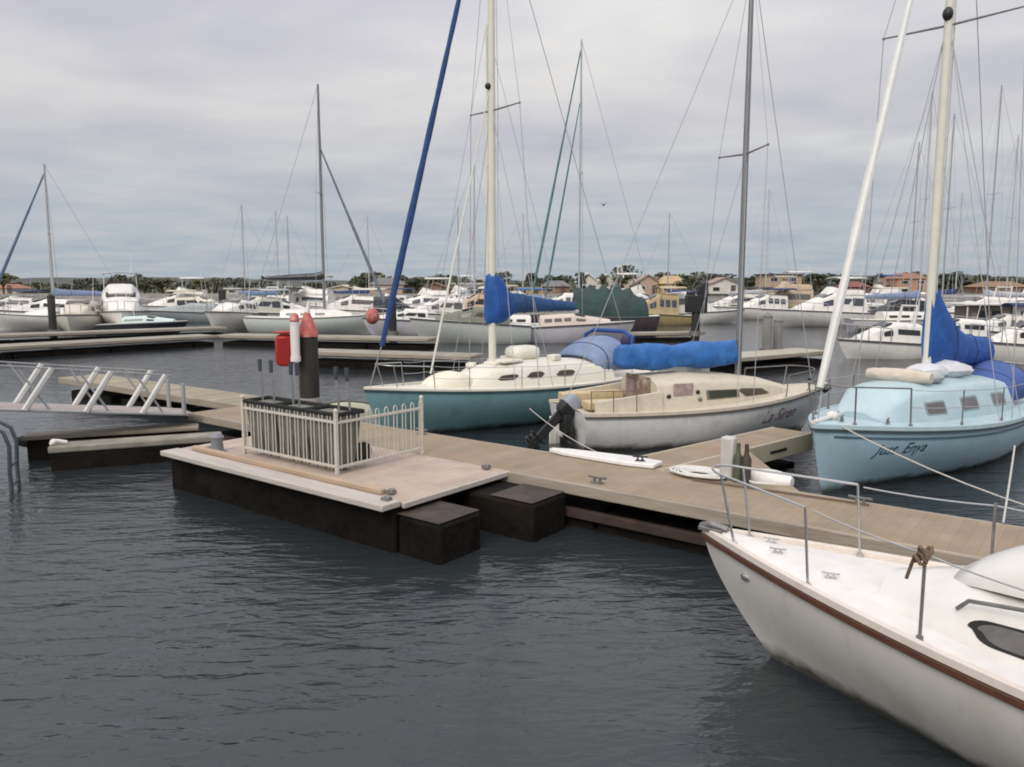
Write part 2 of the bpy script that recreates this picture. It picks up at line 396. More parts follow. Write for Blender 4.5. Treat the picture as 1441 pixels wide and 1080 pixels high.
def sail_cover(parent,x_mast,z,length,prof,m,width=.11,name='sail_cover',droop=0.,ties=(9,20),box=.75,fold=0.):
    """cover over the sail stowed on the boom: prof = (fraction aft, bottom dz, top dz, half width)"""
    secs=[];N=30
    for i in range(N+1):
        f=i/N
        for j in range(len(prof)-1):
            if f<=prof[j+1][0] or j==len(prof)-2:
                g=(f-prof[j][0])/(prof[j+1][0]-prof[j][0]);pr=[lerp(prof[j][k],prof[j+1][k],g) for k in(1,2,3)];break
        b,t,w=pr;x=x_mast-f*length;wob=rnd.uniform(-.012,.012)
        ring=[]
        for k in range(14):
            th=2*math.pi*k/14
            zz=(b+t)/2+(t-b)/2*math.sin(th);ww=w*math.copysign(abs(math.cos(th))**box,math.cos(th))*(1-.25*math.sin(th))
            if fold:zz=(b+t)/2+(t-b)/2*math.copysign(abs(math.sin(th))**.6,math.sin(th));ww*=1+fold*math.sin(f*23+th*2+2*math.sin(f*9));zz+=fold*.10*math.sin(f*17+1.3*th)
            ring.append((x+wob,ww*(1+rnd.uniform(-.09,.09)),z+zz-droop*f+rnd.uniform(-.008,.008)))
        secs.append(ring)
    cv=MB().loft(secs,0,closed=True).build(name,m,parent,angle=60)
    for i in ties:
        q=[Vector(p) for p in secs[i]];c_=sum(q,Vector())/len(q)
        MB().tube([c_+(p-c_)*1.03 for p in q],.012,5,closed=True).build('tie',tie_m,cv)
    return cv
def stanchions(root,hull,xs,h,m,sides=(1,-1),r=.012):
    for sd in sides:
        for x in xs:
            p=hull.side(x,hull.zs(x/hull.L),sd);p.y-=.06*sd
            MB().tube([p,(p.x,p.y,p.z+h)],r,6).tube([p,(p.x,p.y,p.z+.05)],r*2,8).build('stanchion',m,root)
def lifelines(root,hull,xs,h,m,sides=(1,-1),hs=(1,.52)):
    for sd in sides:
        b=MB()
        for hh in hs:
            pts=[]
            for x in xs:
                p=hull.side(x,hull.zs(x/hull.L),sd);pts.append((p.x,p.y-.06*sd,p.z+h*hh))
            for i in range(len(pts)-1):b.tube(catenary(pts[i],pts[i+1],.015,5),.006,5)
        b.build('lifeline',m,root)
def pulpit(root,hull,m,xa,xf,h,r=.013,name='pulpit'):
    b=MB();L=hull.L
    def edge(x,sd,dz=0):
        p=hull.side(min(x,L*.985),hull.zs(min(1,x/L)),sd);return Vector((p.x,p.y-.05*sd if abs(p.y)>.08 else p.y,p.z+dz))
    tops=[]
    for sd in(1,-1):
        a=edge(xa,sd);f=edge(xf,sd)
        at_=a+Vector((.05,0,h));ft=f+Vector((.12,.05*sd,h))
        tops.append((at_,ft))
        b.tube([a,at_],r,7);b.tube([f,ft],r,7)
        for q in(a,f):b.tube([q,q+Vector((0,0,.03))],r*2.3,8)
    (a1,f1),(a2,f2)=tops
    nose=(f1+f2)/2+Vector((.2,0,.02))
    def bz(P,n=20):
        out=[]
        for i in range(n+1):
            t=i/n;k=len(P)-1;q=Vector((0,0,0))
            for j,p in enumerate(P):q+=Vector(p)*math.comb(k,j)*t**j*(1-t)**(k-j)
            out.append(q)
        return out
    b.tube([a1]+bz([f1,nose+Vector((.02,.12,0)),nose+Vector((.02,-.12,0)),f2],10)+[a2],r,7)
    return b.build(name,m,root)
def place(root,P,aft,bowlen):
    """put a boat with its bow (x=bowlen) over world point P, aft = unit vector bow to stern"""
    h=-Vector((aft[0],aft[1],0)).normalized()
    root.rotation_euler=(0,0,math.atan2(h.y,h.x));root.location=(P[0]-h.x*bowlen,P[1]-h.y*bowlen,0)
# ------------------------------------------------------------------ sky and light
SUN_EL,SUN_AZ=R(40),R(205)     # azimuth clockwise from +Y: behind the camera, a little to the left
w=bpy.data.worlds.new('World');sc.world=w;w.use_nodes=True
nt=w.node_tree;N=nt.nodes;L=nt.links;N.clear()
wo=N.new('ShaderNodeOutputWorld');bg=N.new('ShaderNodeBackground');L.new(bg.outputs[0],wo.inputs[0])
sky=N.new('ShaderNodeTexSky');sky.sky_type='NISHITA';sky.sun_disc=False;sky.sun_elevation=SUN_EL;sky.sun_rotation=SUN_AZ
tc=N.new('ShaderNodeTexCoord');sx=N.new('ShaderNodeSeparateXYZ');L.new(tc.outputs['Generated'],sx.inputs[0])
def M(op,a,b=None,clamp=False):
    n=N.new('ShaderNodeMath');n.operation=op;n.use_clamp=clamp
    for i,q in enumerate((a,b)):
        if q is None:continue
        if isinstance(q,(int,float)):n.inputs[i].default_value=q
        else:L.new(q,n.inputs[i])
    return n.outputs[0]
zc=M('MAXIMUM',sx.outputs['Z'],0.0)
den=M('ADD',zc,.10)
cxx=M('DIVIDE',sx.outputs['X'],den);cyy=M('DIVIDE',sx.outputs['Y'],den)
cb=N.new('ShaderNodeCombineXYZ');L.new(cxx,cb.inputs[0]);L.new(cyy,cb.inputs[1])
n1=N.new('ShaderNodeTexNoise');n1.inputs['Scale'].default_value=1.15;n1.inputs['Detail'].default_value=5;n1.inputs['Roughness'].default_value=.5;n1.inputs['Distortion'].default_value=.25
mp=N.new('ShaderNodeMapping');mp.inputs['Scale'].default_value=(.85,1.,1);mp.inputs['Location'].default_value=(3.3,1.2,0);mp.inputs['Rotation'].default_value=(0,0,R(12))
L.new(cb.outputs[0],mp.inputs[0]);L.new(mp.outputs[0],n1.inputs[0])
cr=N.new('ShaderNodeValToRGB');e=cr.color_ramp.elements
e[0].position=.33;e[0].color=(.38,.376,.425,1);e[1].position=.66;e[1].color=(.54,.53,.52,1)
L.new(n1.outputs['Fac'],cr.inputs[0])
# haze-blue band low over the horizon, where the cloud deck ends
hz=N.new('ShaderNodeValToRGB');e=hz.color_ramp.elements;hz.color_ramp.interpolation='EASE'
e[0].position=.0;e[0].color=(1,1,1,1);e[1].position=.22;e[1].color=(0,0,0,1)
L.new(zc,hz.inputs[0])
hm=M('MULTIPLY',hz.outputs[0],.92)
n2=N.new('ShaderNodeTexNoise');n2.inputs['Scale'].default_value=2.2;n2.inputs['Detail'].default_value=4
L.new(mp.outputs[0],n2.inputs[0])
hcol=N.new('ShaderNodeValToRGB');e=hcol.color_ramp.elements
e[0].position=.35;e[0].color=(.32,.385,.45,1);e[1].position=.65;e[1].color=(.42,.45,.485,1)
L.new(n2.outputs['Fac'],hcol.inputs[0])
mx=N.new('ShaderNodeMixRGB');L.new(hm,mx.inputs[0]);L.new(cr.outputs[0],mx.inputs[1]);L.new(hcol.outputs[0],mx.inputs[2])
# overcast: the cloud deck brightens towards the zenith
zg=M('ADD',M('MULTIPLY',M('POWER',zc,1.3),1.75),1.0)
sc_=N.new('ShaderNodeMixRGB');sc_.blend_type='MULTIPLY';sc_.inputs[0].default_value=1
cz=N.new('ShaderNodeCombineXYZ')
for i in range(3):L.new(zg,cz.inputs[i])
L.new(mx.outputs[0],sc_.inputs[1]);L.new(cz.outputs[0],sc_.inputs[2])
sk=N.new('ShaderNodeMixRGB');sk.blend_type='MULTIPLY';sk.inputs[0].default_value=1;sk.inputs[2].default_value=(.05,.05,.05,1)
L.new(sky.outputs[0],sk.inputs[1])
fin=N.new('ShaderNodeMixRGB');fin.inputs[0].default_value=.93
L.new(sk.outputs[0],fin.inputs[1]);L.new(sc_.outputs[0],fin.inputs[2])
L.new(fin.outputs[0],bg.inputs[0]);bg.inputs[1].default_value=1.0
sl=bpy.data.lights.new('sun','SUN');sl.energy=1.5;sl.angle=R(30);sl.color=(1,.93,.84)
so=bpy.data.objects.new('sun',sl);C.objects.link(so)
sdir=Vector((math.sin(SUN_AZ)*math.cos(SUN_EL),math.cos(SUN_AZ)*math.cos(SUN_EL),math.sin(SUN_EL)))
so.rotation_euler=(-sdir).to_track_quat('-Z','Y').to_euler()
# ------------------------------------------------------------------ water and shore
m,nt,b=nodes('harbour_water');N=nt.nodes;L=nt.links
b.inputs['Base Color'].default_value=(.025,.031,.035,1);b.inputs['Roughness'].default_value=.115;b.inputs['IOR'].default_value=1.47
geo=N.new('ShaderNodeNewGeometry')
def wn(scale,stretch,rot,detail,dist=0.,rough=.55):
    mp=N.new('ShaderNodeMapping');mp.inputs['Scale'].default_value=stretch;mp.inputs['Rotation'].default_value=(0,0,R(rot))
    L.new(geo.outputs['Position'],mp.inputs[0])
    n=N.new('ShaderNodeTexNoise');n.inputs['Scale'].default_value=scale;n.inputs['Detail'].default_value=detail;n.inputs['Distortion'].default_value=dist;n.inputs['Roughness'].default_value=rough
    L.new(mp.outputs[0],n.inputs[0]);return n.outputs['Fac']
a1=wn(1.5,(.55,1.5,1),-16,3,.5);a2=wn(4.2,(.5,1.4,1),-24,3,.8);a3=wn(11.,(.7,1.3,1),8,2,.3)
def mm(op,a,c):
    n=N.new('ShaderNodeMath');n.operation=op
    for i,q in enumerate((a,c)):
        if isinstance(q,(int,float)):n.inputs[i].default_value=q
        else:L.new(q,n.inputs[i])
    return n.outputs[0]
# wind lanes: some patches are rippled, some nearly slick
lane=wn(.16,(1,.6,1),20,2)
lr=N.new('ShaderNodeMapRange');lr.inputs['From Min'].default_value=.35;lr.inputs['From Max'].default_value=.62;lr.inputs['To Min'].default_value=.45;lr.inputs['To Max'].default_value=1.15
L.new(lane,lr.inputs[0])
hgt=mm('ADD',mm('MULTIPLY',a1,.62),mm('ADD',mm('MULTIPLY',a2,.36),mm('MULTIPLY',a3,.06)))
hgt=mm('MULTIPLY',hgt,lr.outputs[0])
bp=N.new('ShaderNodeBump');bp.inputs['Strength'].default_value=.62;bp.inputs['Distance'].default_value=.13
L.new(hgt,bp.inputs['Height']);L.new(bp.outputs[0],b.inputs['Normal'])
water_m=m
tag(MB().add([(-900,-60,0),(900,-60,0),(900,152,0),(-900,152,0)],[(0,1,2,3)]).build('water',water_m,smooth=False),kind='structure')
tag(MB().add([(-900,-60,-3),(900,-60,-3),(900,152,-3),(-900,152,-3)],[(0,1,2,3)]).build('harbour_bed',mat('mud',(.05,.05,.04),.9),smooth=False),kind='structure')
soil=mat('shore_ground',(.16,.15,.10),.9,.35,.2,spots=((.09,.11,.05),.7,.1))
rev=mat('stone_revetment',(.20,.19,.17),.9,.5,1.2,bump=.8,bscale=3)
s_=MB();s_.loft([[(x,150+2*math.sin(x*.03),-.5),(x,152.5+2*math.sin(x*.03),1.0),(x,156,1.3),(x,400,2.2),(x,2600,3.0)] for x in range(-900,901,20)],0,cap=False)
tag(s_.build('shore',soil),kind='structure')
r_=MB();r_.loft([[(x,149.6+2*math.sin(x*.03),-.5),(x,151.9+2*math.sin(x*.03)+rnd.uniform(-.2,.2),1.06+rnd.uniform(-.1,.1)),(x,153.5,1.5)] for x in range(-400,401,2)],0,cap=False)
tag(r_.build('rocky_bank',rev),kind='structure')
hl=MB();pr=[(-900,2),(-500,6),(-300,8),(-150,5),(-40,4),(60,7),(150,10),(220,6),(330,11),(450,7),(700,12),(900,4)]
secs=[]
for i in range(181):
    x=-900+i*10
    for j in range(len(pr)-1):
        if x<=pr[j+1][0]:
            g=(x-pr[j][0])/(pr[j+1][0]-pr[j][0]);h=lerp(pr[j][1],pr[j+1][1],sst(g));break
    h=3+h*.8+rnd.uniform(-.8,.8)
    secs.append([(x,560,2.2),(x,600,h*.7+1),(x,640,h),(x,720,h),(x,760,2.4)])
hl.loft(secs,0,cap=False)
tag(hl.build('hills',mat('far_scrub_hill',(.075,.085,.075),.9,.4,.05)),kind='structure')
# ------------------------------------------------------------------ pontoons
UX,UY=(.79,-.613),(.613,.79)
RZ=math.atan2(-.613,.79)
def UN(u,n,z=0):return Vector((u*UX[0]+n*UY[0],u*UX[1]+n*UY[1],z))
def uncoord(p):
    d=UX[0]*UY[1]-UX[1]*UY[0]
    return ((p[0]*UY[1]-p[1]*UY[0])/d,(UX[0]*p[1]-UX[1]*p[0])/d)
def pontoon(label,origin,rz,L_,W,z,deckm,fasm,group=None,fh=.16,floats=True,fl_len=2.2,gap=.55,inset=.12,name='pontoon',under=.13):
    """deck of boards, fascia timbers on both long sides and ends, separate floats below"""
    o=thing(name,label,'pontoon',origin,rz,group)
    MB().box((L_/2,W/2,z-.03),(L_,W,.06)).build('deck',deckm,o,bevel=.012)
    for y in(-.035,W+.035):
        MB().box((L_/2,y,z-.004-fh/2),(L_+.14,.07,fh)).build('fascia',fasm,o,bevel=.012)
    for x in(-.036,L_+.036):
        MB().box((x,W/2,z-.006-fh/2),(.07,W-.002,fh-.01)).build('fascia',fasm,o,bevel=.012)
    MB().box((L_/2,W/2,z-.06-.06),(L_-.1,W-.1,.115)).build('frame',floatm,o)
    if floats:
        x=.3
        while x<L_-.5:
            l=min(fl_len,L_-x-.1)
            MB().box((x+l/2,W/2,(z-under-.24)/2-.1),(l,W-2*inset,z-under+.04)).build('float',floatm,o,bevel=.04)
            x+=l+gap
    return o
def cleat(parent,x,y,z,rz=0,m=None,s=1.):
    b=MB();q=Matrix.Translation((x,y,z))@Matrix.Rotation(rz,4,'Z')
    b.box((0,0,.01*s),(.16*s,.06*s,.02*s),0,0,q)
    for k in(-.04,.04):b.box((k*s,0,.045*s),(.03*s,.03*s,.06*s),0,0,q)
    b.tube([q@Vector((-.13*s,0,.082*s)),q@Vector((-.06*s,0,.078*s)),q@Vector((.06*s,0,.078*s)),q@Vector((.13*s,0,.082*s))],.016*s,6)
    return b.build('cleat',m or dullsteel,parent)
jet=pontoon('long tan boarded walkway running past the fenced platform to the right edge',UN(-14.4,8.22),RZ,24,1.26,.6,jettym,fascia,name='jetty',under=.2,inset=.05,fh=.15,gap=.06)
for u,n in((9.3,.12),(12.2,1.14),(14.7,.14),(17.2,1.14),(5.2,1.14)):cleat(jet,u,n,.6,0)
# low red-brown walers between the floats and the deck on the water side
MB().box((12,.0,.20),(23.6,.09,.12)).build('waler',mat('rusty_brown_waler',(.045,.028,.022),.8,.4,2,spots=((.16,.05,.03),.6,3)),jet,bevel=.01)
ext=pontoon('tan finger pontoon beyond the gangway with black floats',UN(-23.3,9.45),RZ+R(1),8.9,1.0,.55,plank_mat('pale_tan_boards',(.34,.30,.225),.125,'X',.2),fascia,name='pontoon',under=.15,inset=.08)
fng=pontoon('short tan finger between the weathered white boat and the pale blue boat',(1.95,10.50,0),R(41),4.15,.64,.594,jettym,mat('buff_fascia',(.40,.36,.27),.8,.2,3,bump=.3,bscale=20,spots=((.33,.30,.24),.5,3)),name='finger_pontoon',fh=.30,under=.32,floats=True,fl_len=2.2,inset=.14)
MB().box((3.1,-.072,.43),(.5,.01,.045)).build('slot',black,fng)
# gusset plate where the finger meets the walkway
MB().add([(.02,-.075,.588),(.40,-1.95,.588),(2.15,-.075,.588),(.02,-.075,.36),(.40,-1.95,.36),(2.15,-.075,.36)],[(0,1,2),(5,4,3),(0,3,4,1),(1,4,5,2),(2,5,3,0)]).build('gusset',jettym,fng)
# platform with two long floats
plat=thing('platform','pinkish boarded platform with pale front edge carrying the cream fence','platform',UN(-11.3,5.9),RZ)
MB().box((2.43,1.29,.575),(4.86,2.0,.05)).build('deck',platm,plat,bevel=.01)
MB().box((2.43,.14,.585),(4.87,.29,.075)).build('edge_board',palefascia,plat,bevel=.012)
MB().box((4.885,1.30,.562),(.05,2.0,.07)).build('edge_board',palefascia,plat,bevel=.01)
MB().box((-.028,1.30,.562),(.05,2.0,.07)).build('edge_board',palefascia,plat,bevel=.01)
MB().box((2.35,.40,.635),(4.2,.09,.07)).build('kerb',kerbm,plat,bevel=.012)
for x,y in((4.52,.46),(4.72,.2),(4.6,2.16)):
    MB().box((x,y,.637),(.11,.09,.045)).ball((x+.02,y,.665),(.05,.035,.02),0,8,5).build('bolt_plate',dullsteel,plat,bevel=.01)
MB().box((2.36,.62,.05),(4.94,.84,.98)).build('float',floatm,plat,bevel=.045)
for y,l,z,nm in((.24,5.50,.475,'a'),(1.50,5.86,.49,'b')):
    f=MB().box((l/2+.02+(2.418 if nm=='a' else 0),y+.36,(z-.35)/2-.02),(l-(4.836 if nm=='a' else 0),.72,z+.35)).build('float',floatm,plat,bevel=.045)
    MB().box((l-.33,y+.36,z-.006),(.66,.70,.012)).build('float_lid',floattop,f,bevel=.004)
# landing floats below the gangway
lf=thing('landing_float','pale concrete float beside the platform under the gangway end','float',UN(-14.15,5.55),RZ+R(60))
MB().box((1.3,0,.36),(2.75,.46,.12)).build('deck',mat('pale_concrete',(.27,.255,.215),.8,.35,3,spots=((.20,.19,.15),.5,5)),lf,bevel=.03)
MB().box((1.3,0,.05),(2.7,.42,.5)).build('float',floatm,lf,bevel=.04)
MB().tube([(-.05,-.1,.44),(.05,-.1,.5),(.2,-.1,.46)],.03,6).ball((-.02,.05,.45),.06,0,8,6).build('mooring_ring',whiteplastic,lf)
lg=thing('landing_float','brown timber float with dark end caps under the gangway','float',UN(-15.35,5.65),RZ+R(58))
MB().box((1.35,0,.40),(2.9,.5,.07)).build('deck',mat('brown_float_boards',(.25,.22,.17),.85,.3,3),lg,bevel=.015)
MB().box((1.35,0,.1),(2.8,.46,.5)).build('float',floatm,lg,bevel=.05)
MB().tube([(-.02,-.2,.3),(-.16,-.15,.33),(-.2,0,.34),(-.16,.15,.33),(-.02,.2,.3)],.07,8).build('end_fender',rubber,lg)
# small grey mooring bollard on the platform corner
bo=thing('bollard','small grey bollard at the left end of the platform','bollard',at(306,636,.6),0)
MB().tube([(0,0,0),(0,0,.02)],.13,14).build('base',grey,bo)
MB().tube([(0,0,.02),(0,0,.18),(0,0,.23),(0,0,.28)],[.095,.085,.105,.06],14).tube([(-.17,0,.06),(-.05,0,.07)],.03,6).build('post',grey,bo)
# ------------------------------------------------------------------ gangway
g0=at(264,584,.66);g1=at(0,577,1.06);gd=(g1-g0);gl=gd.length;gd.normalize()
gh=Vector((gd.x,gd.y,0)).normalized();gn=Vector((-gh.y,gh.x,0))
if gn.y<0:gn=-gn
gw=thing('gangway','white aluminium truss gangway rising to the left edge','gangway',g0,0)
GL=gl*2.0;W_=.95
def gp(s,o,h):return gd*s+gn*o+Vector((0,0,h))
d=MB();d.add([gp(-.15,.06,.02),gp(GL,.06,.02),gp(GL,W_-.06,.02),gp(-.15,W_-.06,.02),gp(-.15,.06,-.03),gp(GL,.06,-.03),gp(GL,W_-.06,-.03),gp(-.15,W_-.06,-.03)],[(0,1,2,3),(7,6,5,4),(0,4,5,1),(2,6,7,3),(1,5,6,2),(0,3,7,4)])
d.build('deck',mat('grey_pink_gangway_deck',(.36,.31,.29),.8,.2,3),gw)
for o_ in(0,W_):
    tr=MB();pan=gl/3.25;hgt_=.74
    tr.tube([gp(0,o_,0),gp(GL,o_,0)],.026,6).tube([gp(.25,o_,hgt_),gp(GL,o_,hgt_)],.012,6)
    tr.tube([gp(.06,o_,0),gp(.06,o_,hgt_*.8)],.042,6)
    tr.build('truss_rail',mat('grey_aluminium',(.33,.34,.35),.5,.1,5),gw)
    k=0;s=.42
    while s<GL-pan:
        t_=MB();t_.tube([gp(s+pan*.42,o_,.0),gp(s-.06,o_,hgt_)],.052,6);t_.build('brace',galv,gw)
        t_=MB();t_.tube([gp(s,o_+.03,.0),gp(s+pan*.5,o_+.03,hgt_)],.02,6);t_.build('brace',mat('grey_aluminium',(.33,.34,.35),.5,.1,5),gw)
        s+=pan
# dark dock ladder at the left edge
la=thing('dock_ladder','dark tubular dock ladder standing in the water at the left edge','ladder',at(2,690,0),R(20))
for y in(-.22,.22):
    MB().tube([(-.35,y,.85),(-.2,y,1.0),(0,y,1.02),(.14,y,.92),(.2,y,.7),(.18,y,.3),(.2,y,-.8)],.03,8).build('rail',mat('dark_blue_grey_tube',(.06,.075,.09),.45,.2,6),la)
for z in(.1,.4,-.25):MB().tube([(.19,-.22,z),(.19,.22,z)],.022,6).build('rung',MATS['dark_blue_grey_tube'],la)
# ------------------------------------------------------------------ black pile with cone, red hose box, white tube
pp=at(437,590,.5);PD=.19
pile=thing('mooring_pile','thick black timber pile with faded red and white conical cap','pile',(pp.x,pp.y,0))
MB().tube([(0,0,-2),(0,0,.9),(0,0,2.14)],[PD,PD*1.01,PD*.98],18).build('post',pilem,pile)
cone=MB();cone.tube([(0,0,2.12),(0,0,2.18)],[PD*1.08,PD*1.08],20).tube([(0,0,2.18),(0,0,2.46),(0,0,2.58),(.01,0,2.64)],[PD*1.06,PD*.52,PD*.3,PD*.16],20)
cone.build('cone_cap',pink,pile)
MB().tube([(0,0,2.585),(.04,0,2.80)],[PD*.31,PD*.1],14).build('cap_tip',whiteplastic,pile)
MB().tube([(0,0,.93),(0,0,.5)],PD*1.12,18).build('pile_guide',mat('pale_weathered_pile_guide',(.33,.31,.29),.8,.3,6),pile)
hb=thing('hose_box','red fire hose box fixed to the black pile','fire box',(pp.x-.40,pp.y-.20,1.50),R(12))
MB().box((0,0,.37),(.34,.26,.62)).build('case',red,hb,bevel=.10)
MB().box((-.02,-.125,.36),(.20,.012,.5)).build('door',mat('deep_red_door',(.30,.012,.012),.4,.2,5),hb,bevel=.004)
MB().box((.0,0,.715),(.34,.28,.04)).build('lid',red,hb,bevel=.015)
tb=thing('equipment_tube','white capped plastic tube strapped to the black pile between red box and pile','tube',(pp.x-.16,pp.y-.33,1.70))
MB().tube([(0,0,0),(0,0,.72)],.085,16).build('body',whiteplastic,tb)
MB().tube([(0,0,.72),(.0,.02,.8),(.02,.06,.86)],[.09,.085,.045],16).build('cap',pink,tb)
MB().tube([(0,0,-.03),(0,0,.06)],.097,16).build('foot_cap',whiteplastic,tb)
# ------------------------------------------------------------------ fence of looped pool panels
def fence(label,u0,n0,ang,L_,first_post,corner):
    o=thing('loop_top_fence',label,'fence',UN(u0,n0,.6),RZ+ang,'cream loop topped fence panels on the platform')
    rails=MB()
    for z in(.10,.70):rails.box((L_/2,0,z),(L_,.024,.038))
    rails.build('rail',fencep,o,bevel=.004)
    n=int(L_/.085);sp=L_/n
    for i in range(n):
        if i%2==0:      # a hoop joins two bars
            x0=sp*(i+.2);x1=sp*(i+1.05)-.008
            rr=(x1-x0)/2
            pts=[(x0,0,.06),(x0,0,.76)]+[((x0+x1)/2-rr*math.cos(R(a)),0,.76+rr*1.3*math.sin(R(a))) for a in range(20,180,20)]+[(x1,0,.76),(x1,0,.06)]
            MB().tube(pts,.0085,6).build('hoop_bar',fencep,o)
    for x in first_post:
        MB().box((x,0,.42),(.045,.045,.84)).ball((x,0,.86),.034,0,8,6).build('post',fencep,o,bevel=.004)
    return o
fence('long cream looped fence panel along the front of the platform before the tubs',-10.2,6.62,0,2.1,(0,),0)
fence('short cream looped fence panel reaching back to the walkway beside open deck',-8.06,6.60,R(90),1.62,(0,1.6),1)
# ------------------------------------------------------------------ dock carts tipped up behind the fence
def cart(label,u,lean,hs,dn=0.):
    o=thing('dock_cart',label,'cart',UN(u,6.80+dn,.6),RZ,'upended dock carts behind the fence')
    # tub stands on its nose: open side faces away, ribbed underside towards the fence
    secs=[]
    for z,w_,d_ in((.04,.24,.10),(.10,.29,.16),(.45,.325,.26),(.78,.345,.32)):
        secs.append([(-w_,-d_*.5,z),(w_,-d_*.5,z),(w_,d_*.5+.1,z),(-w_,d_*.5+.1,z)])
    MB().loft(secs,0,closed=True).build('tub',cartm,o,bevel=.02,smooth=False)
    b=MB()
    for k in range(5):b.box((-.24+.12*k,-.118,.42),(.022,.03,.62))
    b.build('rib',mat('pale_grey_tub_rib',(.20,.20,.175),.6,.3,4),o)
    rim=MB().tube([(-.355,-.17,.80),(.355,-.17,.80),(.355,.27,.80),(-.355,.27,.80)],.032,8,closed=True)
    rim.build('rim',rubber,o)
    lin=MB();lin.add([(-.33,-.14,.775),(.33,-.14,.775),(.33,.24,.775),(-.33,.24,.775)],[(0,1,2,3)]);lin.build('liner',black,o,smooth=False)
    for hx in hs:
        MB().tube([(hx,.12,.55),(hx-.02+lean*.3,.15,.95),(hx-.05+lean,.2,1.24)],.016,7).build('handle',dullsteel,o)
        h_=kids(o)[-1]
        MB().tube([(hx-.05+lean*.92,.195,1.20),(hx-.05+lean*1.25,.22,1.38)],[.026,.032],8).build('grip',mat('blue_black_grip',(.03,.035,.05),.5,.2,5),h_)
    for sx_ in(-.25,.25):
        MB().tube([(sx_-.03,.34,.2),(sx_+.03,.34,.2)],.15,16).build('wheel',rubber,o)
    return o
cart('leftmost upended grey dock cart with two dark grips behind the fence',-9.82,-.12,(-.3,-.02))
cart('middle upended grey dock cart with a close pair of dark grips',-9.10,-.10,(-.28,-.14))
cart('rightmost upended dock cart nearest the fence corner with one grip raised',-8.42,-.10,(.05,.28))
# upturned dinghy beyond the jetty end (pale olive hull behind the carts)
dg=thing('dinghy','upturned pale olive dinghy lying beyond the walkway behind the dock carts','dinghy',tuple(at(462,585,.22)),R(-12))
secs=[]
for i in range(13):
    t=i/12;wd=.48*math.sin(math.pi*(.12+.80*t))**.6;h=.36*math.sin(math.pi*(.15+.78*t))**.5
    secs.append([(lerp(-.2,2.3,t),wd*math.cos(a),h*math.sin(a)**.7 if math.sin(a)>0 else 0) for a in [math.pi*k/10 for k in range(11)]])
MB().loft(secs,0).build('hull',mat('pale_olive_dinghy_paint',(.44,.43,.33),.55,.15,3,spots=((.3,.28,.2),.5,4)),dg)
MB().tube([(lerp(-.2,2.3,i/12),0,.36*math.sin(math.pi*(.15+.78*i/12))**.5+.012) for i in range(13)],.022,6).build('keel_strip',mat('dark_keel_strip',(.08,.07,.055),.7),dg)
dg.scale=(.6,.62,.9)
# ------------------------------------------------------------------ near white sloop
h=Hull(7.6,2.5,.95,.80,.86,rake=.95,trake=-.25,wt=.62,tm=.42,p=1.75,q0=.5,q1=1.0,draft=.5)
A1=Vector((.70,-.714,0))
b1=thing('sailing_boat','near white sailing boat with teak rubbing strip, its bow towards the walkway','sailing boat')
place(b1,(1.70,6.72),A1,7.6)
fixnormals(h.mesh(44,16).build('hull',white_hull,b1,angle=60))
h.deck(44,.06).build('deck',white_deck,b1)
h.rail(1,.0,.02,0,1,44,dz=.015,flat=(.055,.06)).build('toe_rail',toerail,b1,bevel=.006)
h.rail(1,.012,.02,.16,1,44,dz=-.045,flat=(.035,.05)).build('rubbing_strip',teak,b1,bevel=.006)
def cabin_station(hh,x,w,hgt,dz=0.):return (x,w,hgt,hh.deckz(x,w)+dz)
cb1=Cabin([cabin_station(h,2.2,.88,.42),cabin_station(h,3.6,.86,.40),cabin_station(h,4.7,.75,.34),cabin_station(h,5.35,.62,.24),cabin_station(h,6.0,.40,.03)],lean=.8,crown=.09,shoulder=.78)
cb1.mesh().build('cabin',white_gel,b1,angle=50)
for sd in(1,-1):
    fr=cb1.window(2.9,5.32,.20,.84,sd,.42,.004,6,.05);fr=fr.build('window_frame',rubber,b1)
    cb1.window(2.96,5.26,.27,.77,sd,.42,.009,6,.05).build('window',grey_glass,fr)
# rounded canvas-white dome over the fore hatch
dm=[]
for i in range(15):
    t=i/14;x=lerp(3.4,5.55,t);wd=.52*(math.sin(math.pi*(.10+.86*t)))**.5;ht=.42*(math.sin(math.pi*(.22+.76*t)))**.8
    z0=cb1.top(x)-.10
    dm.append([(x,wd*math.cos(math.pi*k/12),z0+.06+ht*math.sin(math.pi*k/12)**.75) for k in range(13)])
MB().loft(dm).build('hatch_dome',white_gel,b1,angle=60)
for sd in(1,-1):
    g=MB();pts=[cb1.wall(x,1.02,sd,.05)+Vector((0,0,.04+.05*math.sin(math.pi*(x-3.3)/2.12))) for x in(5.42,5.35,5.2,4.8,4.3,3.8,3.3)]
    pts[0].z-=.06
    g.tube(pts,.014,7).build('grab_rail',dullsteel,b1)
pulpit(b1,h,steel,6.42,7.22,.60,.0105)
stanchions(b1,h,[5.55,4.75,3.4,2.0,.8],.61,dullsteel,r=.0115)
lifelines(b1,h,[6.42,5.55,4.75,3.4,2.0,.8],.60,wire,hs=(.98,))
for sd in(1,-1):
    p=h.side(7.05,.72,sd,.0);MB().ball(p,(.055,.02,.032),0,10,6).tube([p+Vector((-.03,0,-.02)),p+Vector((.04,.01*sd,.02))],.014,6).build('bow_eye',steel,b1)
for x,y in((7.0,-.08),(6.85,.1),(6.35,.25)):
    cleat(b1,x,y,h.deckz(x,y)+.005,R(20),steel,.5)
MB().tube([(7.62,0,.98),(7.5,.03,1.03),(7.36,.0,1.0)],.035,8).box((7.5,0,.985),(.22,.16,.035)).build('bow_roller',dullsteel,b1,bevel=.006)
k=MB();p=h.side(5.55,h.zs(5.55/7.6),1)
